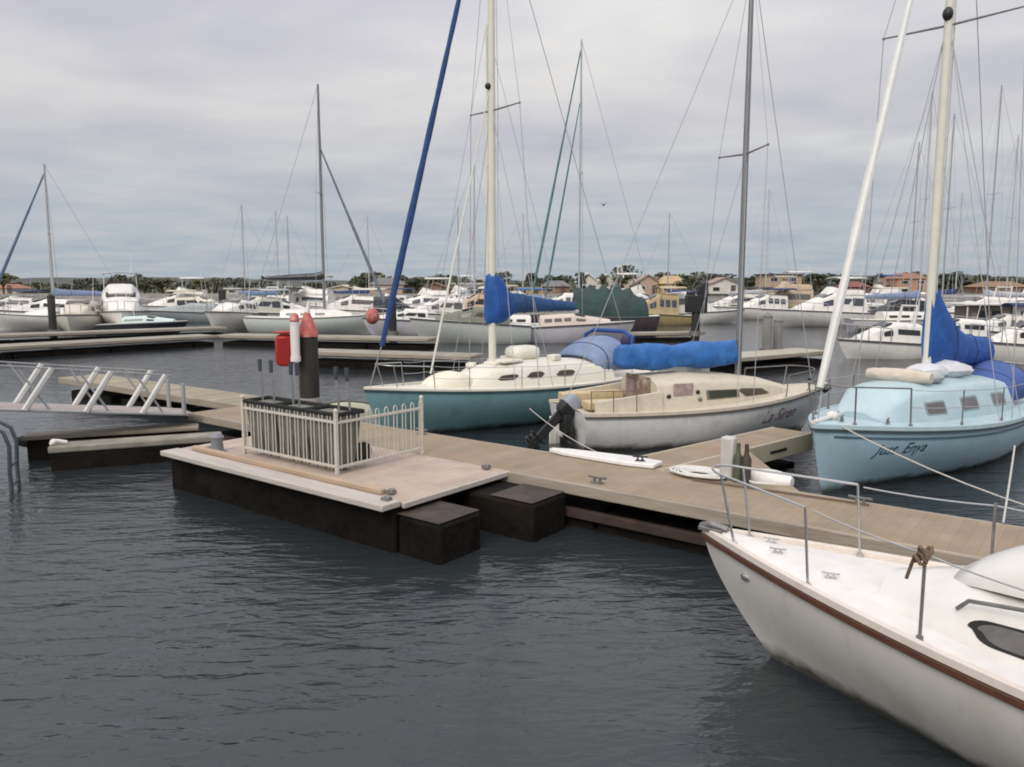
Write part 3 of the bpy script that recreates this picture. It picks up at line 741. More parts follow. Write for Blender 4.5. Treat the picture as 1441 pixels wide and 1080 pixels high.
for q in range(4):
    k.tube([(p.x+.035*math.cos(a+q)+.01*q,p.y-.06+.03*math.sin(a),p.z+.61-.022*q+.025*math.sin(2*a+q)) for a in [2*math.pi*j/10 for j in range(10)]],.013,6,closed=True)
k.tube([(p.x,p.y-.1,p.z+.60),(p.x+.1,p.y-.16,p.z+.50),(p.x+.14,p.y-.18,p.z+.36)],.012,6)
k.build('knotted_rope',ropeb,b1)
kk=kids(b1)[-1]
# ------------------------------------------------------------------ pale blue sloop
hb_=Hull(7.6,2.65,1.10,.86,.84,rake=.42,trake=-.2,wt=.7,tm=.45,p=2.1,q0=.42,q1=1.0,draft=.4)
b2=thing('sailing_boat','pale blue sailing boat with lettered bow, white furled jib and royal blue sail cover','sailing boat')
A2=Vector((.75,.66,0));place(b2,(4.40,11.22),A2,7.6)
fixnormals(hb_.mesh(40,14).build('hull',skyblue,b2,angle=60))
hb_.deck(40,.05).build('deck',skylite,b2)
hb_.rail(1,.012,.02,0,1,40,dz=-.03,flat=(.05,.075)).build('gunwale',skylite,b2,bevel=.008)
hb_.rail(1,.016,.02,0,1,40,dz=-.085,flat=(.03,.03)).build('rubbing_strip',mat('dark_slate_strip',(.05,.07,.08),.5,.2),b2)
hb_.rail(.86,.004,.02,.02,.965,40,flat=(.012,.03)).build('stripe',mat('slate_blue_stripe',(.06,.115,.15),.45,.2),b2)
c2=Cabin([cabin_station(hb_,1.9,.95,.50),cabin_station(hb_,3.2,.93,.56),cabin_station(hb_,4.9,.80,.50),cabin_station(hb_,5.55,.66,.44),cabin_station(hb_,6.3,.42,.05)],lean=.82,crown=.07,shoulder=.8)
c2.mesh().build('cabin',skylite,b2,angle=45)
for sd in(1,-1):
    for x0,x1 in((4.75,5.25),(3.55,4.1),(2.3,2.85)):
        f=c2.window(x0-.05,x1+.05,.24,.80,sd,.18,.004).build('window_frame',mat('grey_blue_frame',(.25,.32,.35),.5,.1),b2)
        c2.window(x0,x1,.31,.73,sd,.15,.009).build('window',grey_glass,f)
mast(b2,7.6-3.95,c2.top(3.65)-.05,11.6,.075,creammast,[(7.45,1.12)],dullsteel,rake=-.02)
MB().ball((3.72,0,7.62),(.085,.085,.115),0,12,8).build('radar_reflector',black,b2)
bm=MB().tube([(3.6,0,1.86),(.55,0,1.72)],.05,8).build('boom',creammast,b2)
sail_cover(b2,3.72,1.84,3.1,[(0,-.12,1.30,.07),(.08,-.14,1.26,.17),(.2,-.16,.95,.20),(.35,-.16,.62,.19),(.55,-.16,.44,.18),(1,-.15,.36,.14)],bluetarp,droop=.16)
furled(b2,hb_.S(.985,1)[:1]+(0,1.62),(3.68,0,11.5),.082,whitemast)
line('forestay',b2,[(7.5,0,1.1),(7.42,0,1.62)],.012,wire)
rg=MB()
for sd in(1,-1):
    pw=hb_.side(3.4,hb_.zs(.45),sd);q=Vector((3.57,1.12*sd,7.5))
    rg.tube([pw,q],.009,5).tube([q,(3.65,0,11.4)],.007,5)
    pw2=hb_.side(3.95,hb_.zs(.5),sd);rg.tube([pw2,(3.66,.05*sd,7.3)],.007,5)
    pw3=hb_.side(2.9,hb_.zs(.4),sd);rg.tube([pw3,(3.66,.05*sd,7.3)],.007,5)
rg.tube([(.1,0,.95),(3.62,0,11.5)],.009,5)
rg.build('rigging',wire,b2)
MB().tube([(3.58,.06,2.),(3.56,.07,6.),(3.6,.05,11.3)],.011,5).tube([(3.56,-.08,2.),(3.5,-.09,6.),(3.6,-.05,11.3)],.01,5).build('halyard',rope,b2)
tp=c2.top(4.6)
bd=MB();secs=[]
for i in range(13):
    t=i/12;r=.12*(math.sin(math.pi*(.12+.76*t)))**.4
    secs.append([(4.95,-.42+.95*t,tp+.10)]*0+[(4.72+r*math.cos(a)*1.2,lerp(-.55,.5,t),tp+.08+r*math.sin(a)*(1+.15*rnd.random())) for a in [2*math.pi*k/10 for k in range(10)]])
bd.loft(secs,0,closed=True).build('rolled_awning',mat('beige_canvas',(.60,.53,.45),.85,.12,5,bump=.5,bscale=12),b2)
for (x,y,l,ww,hh_,mt) in((3.95,.1,.75,.6,.28,'white_sailbag'),(3.2,.15,.7,.75,.30,'white_sailbag'),(4.3,.35,.5,.34,.2,'pale_grey_bag'),(2.6,0,.8,.8,.26,'white_sailbag')):
    secs=[]
    tq=c2.top(x)-.03
    for i in range(9):
        t=i/8;q=math.sin(math.pi*(.1+.8*t))**.5
        secs.append([(x+l*(t-.5),y+ww/2*q*math.cos(a)*(1+rnd.uniform(-.06,.06)),tq+hh_*.45+hh_*.55*q*math.sin(a)*(1+rnd.uniform(-.1,.1))) for a in [2*math.pi*k/12 for k in range(12)]])
    MB().loft(secs,0,closed=True).build('sail_bag',mat(mt,(.62,.63,.66) if 'white' in mt else (.42,.44,.45),.8,.12,5,bump=.5,bscale=14),b2)
def dodger(root,x0,x1,w_,z0,ht,m,wm=None,name='sprayhood'):
    secs=[]
    for i in range(11):
        t=i/10;q=.42+.58*math.sin(math.pi/2*min(1,t*1.25+.05))
        secs.append([(lerp(x1,x0,t)+.05*math.sin(a)*0,w_*math.cos(a)*(1 if t>.1 else .96),z0+ht*q*math.sin(a)**.55) for a in [math.pi*k/14 for k in range(15)]])
    o=MB().loft(secs,0,cap=False).build(name,m,root,angle=50)
    sol=o.modifiers.new('thick','SOLIDIFY');sol.thickness=.012
    hp=MB()
    for t in(.35,.98):
        q=.42+.58*math.sin(math.pi/2*min(1,t*1.25+.05))
        hp.tube([(lerp(x1,x0,t),w_*1.01*math.cos(a),z0+ht*q*1.01*max(0,math.sin(a))**.55) for a in [math.pi*k/14 for k in range(15)]],.018,6)
    hp.build('hoop',wm or steel,o)
    return o
dodger(b2,.75,1.95,.86,.95,.66,mat('royal_blue_canvas',(.06,.115,.33),.8,.25,4,bump=.4,bscale=9),navycanvas)
MB().tube([(.15,.75,.84),(.1,.75,1.5),(-.05,.2,1.52),(-.05,-.2,1.52),(.1,-.75,1.5),(.15,-.75,.84)],.015,7).build('pushpit',steel,b2)
pulpit(b2,hb_,dullsteel,6.1,7.0,.58,.013)
stanchions(b2,hb_,[5.0,3.7,2.2,.9],.56,dullsteel,r=.011)
lifelines(b2,hb_,[6.1,5.0,3.7,2.2,.9],.55,wire)
for x,y in((7.0,.12),(6.3,.5),(6.5,-.2)):cleat(b2,x,y,hb_.deckz(x,y)+.01,R(15),dullsteel,.8)
MB().ball((6.95,-.05,hb_.deckz(6.95)+.05),(.13,.1,.08),0,10,6).tube([(6.97,-.03,hb_.deckz(6.95)+.06),(7.3,0,1.14),(7.62,0,1.13)],.035,8).build('windlass',whiteplastic,b2)
text_on_hull('Just  Enya',hb_,b2,7.6-.98,.57,.245,1,mat('dark_teal_lettering',(.03,.075,.11),.5,.3,20),stretch=.92)
# ------------------------------------------------------------------ weathered white boat with outboard
h3=Hull(6.1,2.25,.98,.76,.76,rake=.75,trake=.12,wt=.80,tm=.42,p=2.0,q0=.34,q1=1.0,draft=.35)
b3=thing('sailing_boat','weathered white boat with raised outboard, buff deck and bright blue boom cover','sailing boat',(1.05,14.95,0),R(18.5))
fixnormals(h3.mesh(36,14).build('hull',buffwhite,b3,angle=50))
h3.deck(36,.05).build('deck',buff,b3)
h3.rail(1,.012,.02,0,1,36,dz=-.01,flat=(.06,.075)).build('gunwale',mat('peeling_pale_gunwale',(.62,.55,.46),.6,.15,5,spots=((.35,.27,.2),.5,5)),b3,bevel=.008)
h3.rail(1,.012,.02,0,1,36,dz=-.065,flat=(.04,.03)).build('rubbing_strip',mat('grey_rubber_strip',(.12,.115,.10),.7,.2),b3)
c3=Cabin([cabin_station(h3,1.55,.86,.52),cabin_station(h3,2.4,.86,.54),cabin_station(h3,3.4,.74,.44),cabin_station(h3,4.3,.52,.26),cabin_station(h3,4.95,.28,.03)],lean=.86,crown=.08,shoulder=.8)
c3.mesh().build('cabin',buff,b3,angle=45)
for sd in(1,-1):
    f=c3.window(2.62,3.42,.28,.74,sd,.12,.004).build('window_frame',mat('olive_window_frame',(.17,.16,.11),.7,.3),b3)
    c3.window(2.68,3.36,.34,.70,sd,.1,.009).build('window',glass('green_dark_window',(.04,.045,.03),.25),f)
    f=c3.window(3.48,4.2,.26,.78,sd,.3,.004,taper=-.12).build('window_frame',MATS['olive_window_frame'],b3)
    c3.window(3.52,4.14,.32,.72,sd,.3,.009,taper=-.12).build('window',mat('brown_tinted_window',(.10,.07,.05),.3,.3),f)
# patched bulkhead, washboard and clutter in the cockpit
MB().box((1.535,.0,1.02),(.03,1.0,.62)).build('bulkhead_board',mat('patched_brown_board',(.24,.17,.13),.75,.5,4,spots=((.55,.48,.40),.9,5)),b3,bevel=.006)
MB().box((1.52,.3,1.0),(.03,.34,.46)).build('hatch_board',mat('faded_mauve_board',(.33,.25,.24),.7,.25,5),b3,bevel=.006)
ck=MB();ck.box((.75,0,h3.deckz(.75)+.035),(1.2,.8,.03));ck.build('cockpit_sole',mat('ochre_sole',(.45,.34,.19),.8,.3,4),b3)
for sd in(1,-1):MB().box((.8,.62*sd,h3.deckz(.8)+.10),(1.35,.30,.16)).build('seat',mat('ochre_seat',(.58,.47,.29),.7,.2,4,spots=((.36,.26,.15),.5,4)),b3,bevel=.03)
for sd in(1,-1):
    cg=[]
    for i in range(9):
        x=lerp(.25,1.62,i/8);y=.80+.07*i/8;z=h3.deckz(x,y);t_=lerp(.20,.36,i/8)
        cg.append([(x,(y+.03)*sd,z-.03),(x,(y-.02)*sd,z+t_),(x,(y-.08)*sd,z+t_),(x,(y-.06)*sd,z-.03)])
    MB().loft(cg,0,closed=True).build('coaming',buff,b3,bevel=.012)
tb_=MB();tb_.box((2.1,-.78,h3.deckz(2.1)+.28),(.42,.03,.34));tb_.build('side_panel',mat('mauve_patch',(.36,.27,.26),.7,.3,6,spots=((.52,.44,.38),.6,6)),b3,bevel=.01)
for x,z in((1.78,.36),(2.45,.22),(2.42,.42)):
    q=c3.wall(x,z/.5*.8,-1,.01);MB().ball(q,(.05,.03,.045),0,8,6).build('vent',black if z>.3 else dullsteel,b3)
mast(b3,3.85,c3.top(3.85)-.05,9.6,.062,alu,[(5.72,.82)],dullsteel)
MB().tube([(3.8,0,1.76),(1.1,0,1.72)],.04,8).build('boom',alu,b3)
sail_cover(b3,3.75,1.74,2.72,[(0,-.20,.22,.13),(.06,-.28,.24,.2),(.25,-.30,.24,.23),(.5,-.27,.2,.21),(.8,-.3,.22,.22),(.95,-.26,.26,.2),(1,-.15,.14,.1)],bluetarp2,droop=.02,ties=(),box=.55,fold=.22)
MB().ball((1.25,.02,2.02),(.1,.12,.12),0,8,6).build('bundle',mat('purple_navy_bundle',(.05,.045,.12),.8,.3),b3)
rg=MB()
for sd in(1,-1):
    pw=h3.side(3.5,h3.zs(.6),sd);q=Vector((3.77,.82*sd,5.77))
    rg.tube([pw,q],.007,5).tube([q,(3.85,0,9.4)],.006,5)
    pw=h3.side(3.1,h3.zs(.55),sd);rg.tube([pw,(3.85,.04*sd,5.6)],.006,5)
rg.tube([(5.7,0,1.1),(3.85,0,9.5)],.009,5).tube([(.1,.3,.8),(3.85,0,9.55)],.008,5)
rg.build('rigging',wire,b3)
pulpit(b3,h3,dullsteel,4.5,5.3,.45,.012)
st=MB()
for x,y in((.15,-.85),(.55,-.95),(1.0,-1.0)):
    z=h3.deckz(x,y);st.tube([(x,y,z),(x,y+.02,z+.42)],.011,6)
st.tube([(.15,-.83,.74+.42),(.55,-.93,.74+.43),(1.0,-.98,.74+.43)],.01,6).build('rail',mat('rusty_rail',(.20,.14,.10),.7,.4),b3)
an=MB().tube([(5.55,-.1,1.12),(5.85,-.1,1.02),(5.98,-.1,.85)],.03,6).tube([(5.98,-.28,.92),(6.0,-.1,.82),(5.98,.08,.92)],.035,6).build('anchor',black,b3)
text_on_hull('La Siren',h3,b3,3.85,.36,.38,-1,mat('faded_mauve_lettering',(.24,.13,.17),.6,.4,20),stretch=.85,slope=.05)
def outboard(root,x,y,z,tilt,m_top,m_body,s=1.):
    """tilted outboard: bracket, cowling, leg with cavitation plate and propeller"""
    Q=Matrix.Translation((x,y,z))@Matrix.Rotation(tilt,4,'Y')@Matrix.Scale(s,4)
    o=bpy.data.objects.new('outboard_motor',None);C.objects.link(o);o.parent=root
    def tr(b):b.v=[tuple(Q@Vector(v)) for v in b.v];return b
    secs=[]
    for t,wx,wy in((.0,.13,.10),(.06,.17,.13),(.2,.19,.15),(.34,.17,.14),(.42,.11,.09)):
        secs.append([(-.02+wx*math.copysign(abs(math.cos(a))**.6,math.cos(a)),wy*math.copysign(abs(math.sin(a))**.6,math.sin(a)),t) for a in [2*math.pi*k/16 for k in range(16)]])
    tr(MB().loft(secs[:3],0,closed=True)).build('motor_housing',m_body,o,angle=50)
    tr(MB().loft(secs[2:],0,closed=True)).build('cowling',m_top,o,angle=50)
    l=MB();l.loft([[(-.03+a_,b_,zz) for a_,b_ in((-w1,-.035),(w1*.6,-.045),(w1,0),(w1*.6,.045),(-w1,.035))] for zz,w1 in((.02,.10),(-.3,.085),(-.62,.075),(-.82,.07))],0,closed=True)
    l.box((-.05,0,-.60),(.34,.18,.02))
    l.tube([(-.20,0,-.74),(-.1,0,-.74),(.08,0,-.74),(.16,0,-.74)],[.03,.055,.055,.02],10)
    l.prism([(-.08,-.78),(.08,-.78),(.02,-.98),(-.06,-.95)],.02)
    tr(l).build('leg',m_body,o,bevel=.004)
    p=MB()
    for k in range(3):
        a=2*math.pi*k/3
        p.add([(-.2,.02*math.cos(a),-.74+.02*math.sin(a)),(-.18,.11*math.cos(a+.5),-.74+.11*math.sin(a+.5)),(-.2,.14*math.cos(a),-.74+.14*math.sin(a)),(-.22,.11*math.cos(a-.5),-.74+.11*math.sin(a-.5))],[(0,1,2,3)])
    p=tr(p).build('propeller',black,o);sm=p.modifiers.new('thick','SOLIDIFY');sm.thickness=.012
    return o
outboard(b3,-.20,-.28,.66,R(46),mat('grey_blue_cowling',(.27,.29,.34),.4,.15,5),black,1.05)
MB().box((-.13,-.28,.50),(.16,.30,.36)).box((-.06,-.28,.32),(.1,.4,.30)).build('motor_bracket',rubber,b3,bevel=.02)
MB().box((-.02,.32,.40),(.03,.42,.5)).build('transom_pad',whiteplastic,b3,bevel=.01)
MB().tube([(-.06,.3,.75),(-.10,.3,.15),(-.12,.3,-.5)],.03,6).box((-.12,.3,.1),(.22,.035,.9)).build('rudder',white_gel,b3,bevel=.01)
# ------------------------------------------------------------------ teal sloop
h4=Hull(8.2,2.55,1.06,.84,.86,rake=.7,trake=-.45,wt=.62,tm=.45,p=2.0,q0=.45,q1=1.0,draft=.4)
A4=Vector((.75,.66,0))
b4=thing('sailing_boat','teal hulled sailing boat with cream cabin and long dark blue furled jib','sailing boat')
place(b4,(-2.92,15.35),A4,8.2)
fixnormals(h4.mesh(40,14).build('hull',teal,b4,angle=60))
h4.deck(40,.06).build('deck',cream,b4)
h4.rail(1,.006,.02,0,1,40,dz=.02,flat=(.05,.05)).build('toe_rail',cream,b4,bevel=.006)
h4.rail(1,.010,.02,0,1,40,dz=-.03,flat=(.03,.03)).build('rubbing_strip',mat('dark_teal_strip',(.03,.075,.085),.5,.2),b4)
c4=Cabin([cabin_station(h4,1.75,.92,.36),cabin_station(h4,3.0,.92,.46),cabin_station(h4,4.2,.82,.46),cabin_station(h4,5.3,.62,.34),cabin_station(h4,5.95,.40,.04)],lean=.85,crown=.08,shoulder=.8)
c4.mesh().build('cabin',cream,b4,angle=45)
for sd in(1,-1):
    for x0,x1 in((4.72,5.2),(4.02,4.45),(3.1,3.62)):
        c4.window(x0,x1,.46,.84,sd,.45,.008,taper=-.06).build('window',mat('brown_black_window',(.05,.038,.03),.25,.3),b4)
def dome(root,x0,x1,w_,z0,ht,m,name):
    secs=[]
    for i in range(13):
        t=i/12;q=math.sin(math.pi*(.08+.86*t))
        secs.append([(lerp(x0,x1,t),w_*q**.5*math.cos(a),z0+ht*q**.7*max(0,math.sin(a))**.6) for a in [math.pi*k/12 for k in range(13)]])
    return MB().loft(secs).build(name,m,root,angle=50)
dome(b4,5.5,6.75,.46,h4.deckz(6.)-.03,.34,mat('cream_hatch_cover',(.78,.73,.60),.6,.06,4),'hatch_cover')
MB().box((3.9,-.1,c4.top(3.9)+.14),(.75,.55,.32)).build('life_raft',mat('cream_raft_canister',(.78,.75,.66),.5,.06,4),b4,bevel=.13)
MB().box((4.6,.1,c4.top(4.6)+.03),(.6,.6,.06)).build('hatch',cream,b4,bevel=.02)
dodger(b4,1.15,2.3,.80,1.02,.80,bluegrey,navycanvas)
MB().tube([(1.1,.8,1.1),(1.0,.8,1.82),(1.0,.5,1.95),(1.0,-.5,1.95),(1.0,-.8,1.82),(1.1,-.8,1.1)],.055,8).build('canopy_frame',mat('royal_blue_sleeve',(.025,.07,.30),.7,.2),b4)
mx4=8.2-3.3
mast(b4,mx4,c4.top(mx4)-.1,11.9,.085,creammast,[(6.85,.82)],dullsteel)
MB().ball((mx4+.1,0,7.35),.07,0,8,6).build('steaming_light',black,b4)
MB().tube([(mx4-.05,0,2.48),(mx4-2.75,0,2.46)],.045,8).build('boom',creammast,b4)
sail_cover(b4,mx4+.16,2.46,.75,[(0,-.2,.86,.07),(.25,-.24,.98,.19),(.55,-.2,.80,.2),(.85,-.08,.5,.18),(1,.0,.40,.14)],bluetarp,ties=())
sail_cover(b4,mx4-.20,2.46,2.42,[(0,-.02,.62,.15),(.12,.0,.50,.16),(.6,.03,.33,.13),(1,.03,.24,.09)],mat('faded_navy_canvas',(.02,.075,.20),.8,.35,4,bump=.5,bscale=9),name='boom_cover')
furled(b4,(7.78,0,1.9),(mx4+.05,0,11.8),.085,mat('dark_blue_furled_sail',(.015,.05,.18),.75,.35,6,stretch=(1,1,3)))
line('forestay',b4,[(8.1,0,1.05),(7.78,0,1.92)],.014,dullsteel)
furled(b4,(6.6,0,1.25),(mx4+.03,0,7.4),.03,creammast,'inner_stay',.05)
rg=MB()
for sd in(1,-1):
    pw=h4.side(4.6,h4.zs(.56),sd);q=Vector((mx4-.08,.82*sd,6.9))
    rg.tube([pw,q],.009,5).tube([q,(mx4,0,11.7)],.007,5)
    for xx in(4.2,5.2):
        pw=h4.side(xx,h4.zs(xx/8.2),sd);rg.tube([pw,(mx4,.05*sd,6.7)],.007,5)
rg.tube([(.0,0,.95),(mx4,0,11.85)],.009,5)
rg.build('rigging',wire,b4)
MB().tube([(mx4-.1,.06,2.),(mx4-.12,.07,7.),(mx4-.04,.05,11.7)],.01,5).build('halyard',rope,b4)
pulpit(b4,h4,steel,6.9,7.6,.5,.012)
stanchions(b4,h4,[6.2,5.0,3.8,2.4,1.2],.5,steel,r=.010)
lifelines(b4,h4,[6.9,6.2,5.0,3.8,2.4,1.2],.5,wire)
MB().tube([(.1,.7,.86),(.05,.7,1.4),(-.1,.2,1.42),(-.1,-.2,1.42),(.05,-.7,1.4),(.1,-.7,.86)],.014,7).build('pushpit',steel,b4)
for x in(3.2,2.5,1.6):
    q=h4.side(x,h4.zs(x/8.2)+.06,1);MB().box(q,(.16,.02,.07)).build('cleat_block',dullsteel,b4)
for x,y,sx_,sy_,sz_ in((3.3,.35,.3,.22,.14),(4.25,-.35,.2,.16,.10),(5.0,.1,.34,.2,.10),(5.35,-.2,.2,.26,.12),(3.35,-.4,.16,.3,.1)):
    MB().box((x,y,c4.top(x)+sz_/2-.04),(sx_,sy_,sz_),0,x).build('deck_gear',cream,b4,bevel=.03)
MB().box((-.28,.25,.62),(.20,.26,.40)).build('outboard_motor',black,b4,bevel=.05)
# ------------------------------------------------------------------ mooring ropes
def mooring(label,a,b,sag,m=rope,r=.012,extra=None):
    pts=catenary(a,b,sag)
    if extra:pts+=extra
    o=MB().tube(pts,r,6).build('mooring_line',m);return tag(o,label,'rope')
bw2=Vector((4.40,11.22,1.08))+A2*.35
mooring('pale slack rope from the lettered pale blue bow down to the walkway',bw2+Vector((.12,-.12,0)),UN(3.0,9.42,.63),.42,r=.010)
p2=b2.matrix_world
mooring('upright pale rope at the right edge from the pale blue boat to the walkway',at(1428,628,.86),at(1412,735,.62),.03,r=.012)
mooring('dark rope lying from walkway cleat towards the finger',UN(-4.2,9.2,.62),UN(-2.1,9.35,.62),0.0,ropeb,.012)
mooring('thin rope from the teal hull down to the walkway beside the outboard',at(745,575,.7,),UN(-5.3,9.42,.62),.1,rope,.008)
# white fender pads on the walkway edge and at the finger root
fp=thing('fender_pad','flat white fender pad on the walkway edge under the raised outboard','fender',tuple(at(775,636,.606)),RZ+R(3))
secs=[[(x,-.20*q,0),(x,.20*q,0),(x,.19*q,.06),(x,-.19*q,.06)] for x,q in((0,.25),(.3,.7),(1.3,1.1),(1.75,.8))]
MB().loft(secs,0,closed=True).build('pad',whiteplastic,fp,bevel=.015)
cleat(fp,1.5,-.05,.06,R(20),black,.8)
wf=thing('corner_fender','white moulded corner fender where the finger meets the walkway','fender',tuple(at(1052,672,.60)),RZ)
secs=[]
for i in range(11):
    t=i/10;q=math.sin(math.pi*(.1+.8*t))**.6
    secs.append([(.58*t,.17*q*math.cos(a),.02+.13*q*math.sin(a)) for a in [2*math.pi*k/12 for k in range(12)]])
MB().loft(secs,0,closed=True).build('body',whiteplastic,wf)
rc=thing('rope_coil','untidy white rope coil lying on the walkway beside the service post','rope',tuple(at(985,668,.615)),RZ)
k=MB()
for q in range(6):
    rr=.12+.03*q
    k.tube([(rr*1.5*math.cos(a)+.02*math.sin(5*a+q),rr*math.sin(a),.012+.012*(q%3)) for a in [2*math.pi*j/18 for j in range(18)]],.017,6,closed=True)
k.build('coil',mat('white_rope',(.66,.65,.62),.9,.15,30),rc)
k=MB().tube([(.2,.05,.02),(.5,.1,.015),(.75,-.05,.015),(1.0,.02,.02)],.017,6).build('loose_end',MATS['white_rope'],rc)
sp_=thing('service_post','weathered green and white service post with dark bottle shaped fittings at the finger root','post',tuple(at(1024,674,.60)),RZ)
MB().box((0,0,.28),(.18,.16,.56)).build('body',mat('pale_grey_pedestal',(.50,.48,.46),.6,.15,6),sp_,bevel=.03)
for x,mm_ in((.15,mat('mossy_green_bottle',(.07,.085,.05),.5,.3,6)),(.26,mat('dark_brown_bottle',(.05,.035,.03),.5,.3,6))):
    MB().tube([(x,-.05,0),(x,-.05,.30),(x,-.05,.37),(x,-.05,.50)],[.065,.065,.03,.025],12).build('bottle_fitting',mm_,sp_)
# ------------------------------------------------------------------ background pontoons
def pont_px(label,pa,pb,z,W,deckm,fasm,**kw):
    """long pontoon whose near edge runs between two seen waterline points"""
    a=at(pa[0],pa[1],0);b=at(pb[0],pb[1],0);d=(b-a);return pontoon(label,(a.x,a.y,0),math.atan2(d.y,d.x),d.length,W,z,deckm,fasm,**kw)
kw=dict(name='pontoon',fh=.14,under=.15,inset=.05,gap=.08,fl_len=4)
pont_px('long grey pontoon with black floats crossing the left background',(-160,517),(305,487),.55,1.7,greyjetty,fascia,**kw)
pont_px('grey pontoon continuing behind the pile towards the teal boat',(305,486.6),(600,493),.55,1.7,greyjetty,fascia,**kw)
pont_px('finger pontoon with deep black side right of the black pile',(420,517),(660,526),.62,1.3,greyjetty,fascia,**kw)
pont_px('second grey pontoon farther back behind the long one at left',(-120,492),(318,473),.55,1.6,greyjetty,fascia,**kw)
pont_px('finger pontoon with black floats behind the blue boom cover at right',(1035,527),(1166,514),.58,1.5,mat('pale_finger_boards',(.40,.37,.30),.8,.15,2),fascia,**kw)
pont_px('narrow dark edged pontoon behind the bright blue boom cover',(880,482),(990,480),.5,1.2,greyjetty,fascia,**kw)
pont_px('far pontoon along the moored cruisers at the right',(1210,470),(1460,476),.5,1.6,greyjetty,fascia,**kw)
def simple_pile(label,px,base,top,r,m,Y=None,extra=None):
    p=at(px,base,0);z=H+(p.y/1.0)*0
    d=p.y*cp+H*sp
    zt=at(px,top,0,Y=p.y).z
    o=thing('mooring_pile',label,'pile',(p.x,p.y,0))
    MB().tube([(0,0,-1.5),(0,0,zt*.5),(0,0,zt-.03),(0,0,zt)],[r,r,r*.98,r*.86],12).build('post',m,o)
    MB().tube([(0,0,zt-.005),(0,0,zt+.03),(0,0,zt+.18)],[r*1.05,r*1.05,r*.15],12).build('cap',extra or m,o)
    MB().tube([(0,0,.35),(0,0,.62)],r*1.5,12).build('pile_guide',dullsteel,o)
    return o
simple_pile('dark pile standing before the moored boats at far left',76,480,418,.20,pilem)
simple_pile('slim dark pile left of the upright white bow',315,466,410,.24,pilem)
simple_pile('black pile beside the foot of the long blue furled jib',553,482,426,.22,pilem)
simple_pile('grey pile left of its twin right of the cream boat mast',1078,512,446,.19,pileg)
simple_pile('grey pile right of its twin beyond the blue boom cover',1093,510,452,.19,pileg)
bp_=simple_pile('black pile with bulky dark lamp housing above the blue boom cover',978,482,440,.23,pilem)
p=at(978,482,0)
z0=at(978,440,0,Y=p.y).z
MB().box((0,0,z0+.47),(1.15,.5,.95)).box((.35,0,z0+1.20),(.55,.42,.6)).box((-.3,0,z0+1.02),(.45,.3,.25)).ball((.4,0,z0+1.52),(.3,.24,.2),0,10,6).build('housing',black,bp_,bevel=.08)
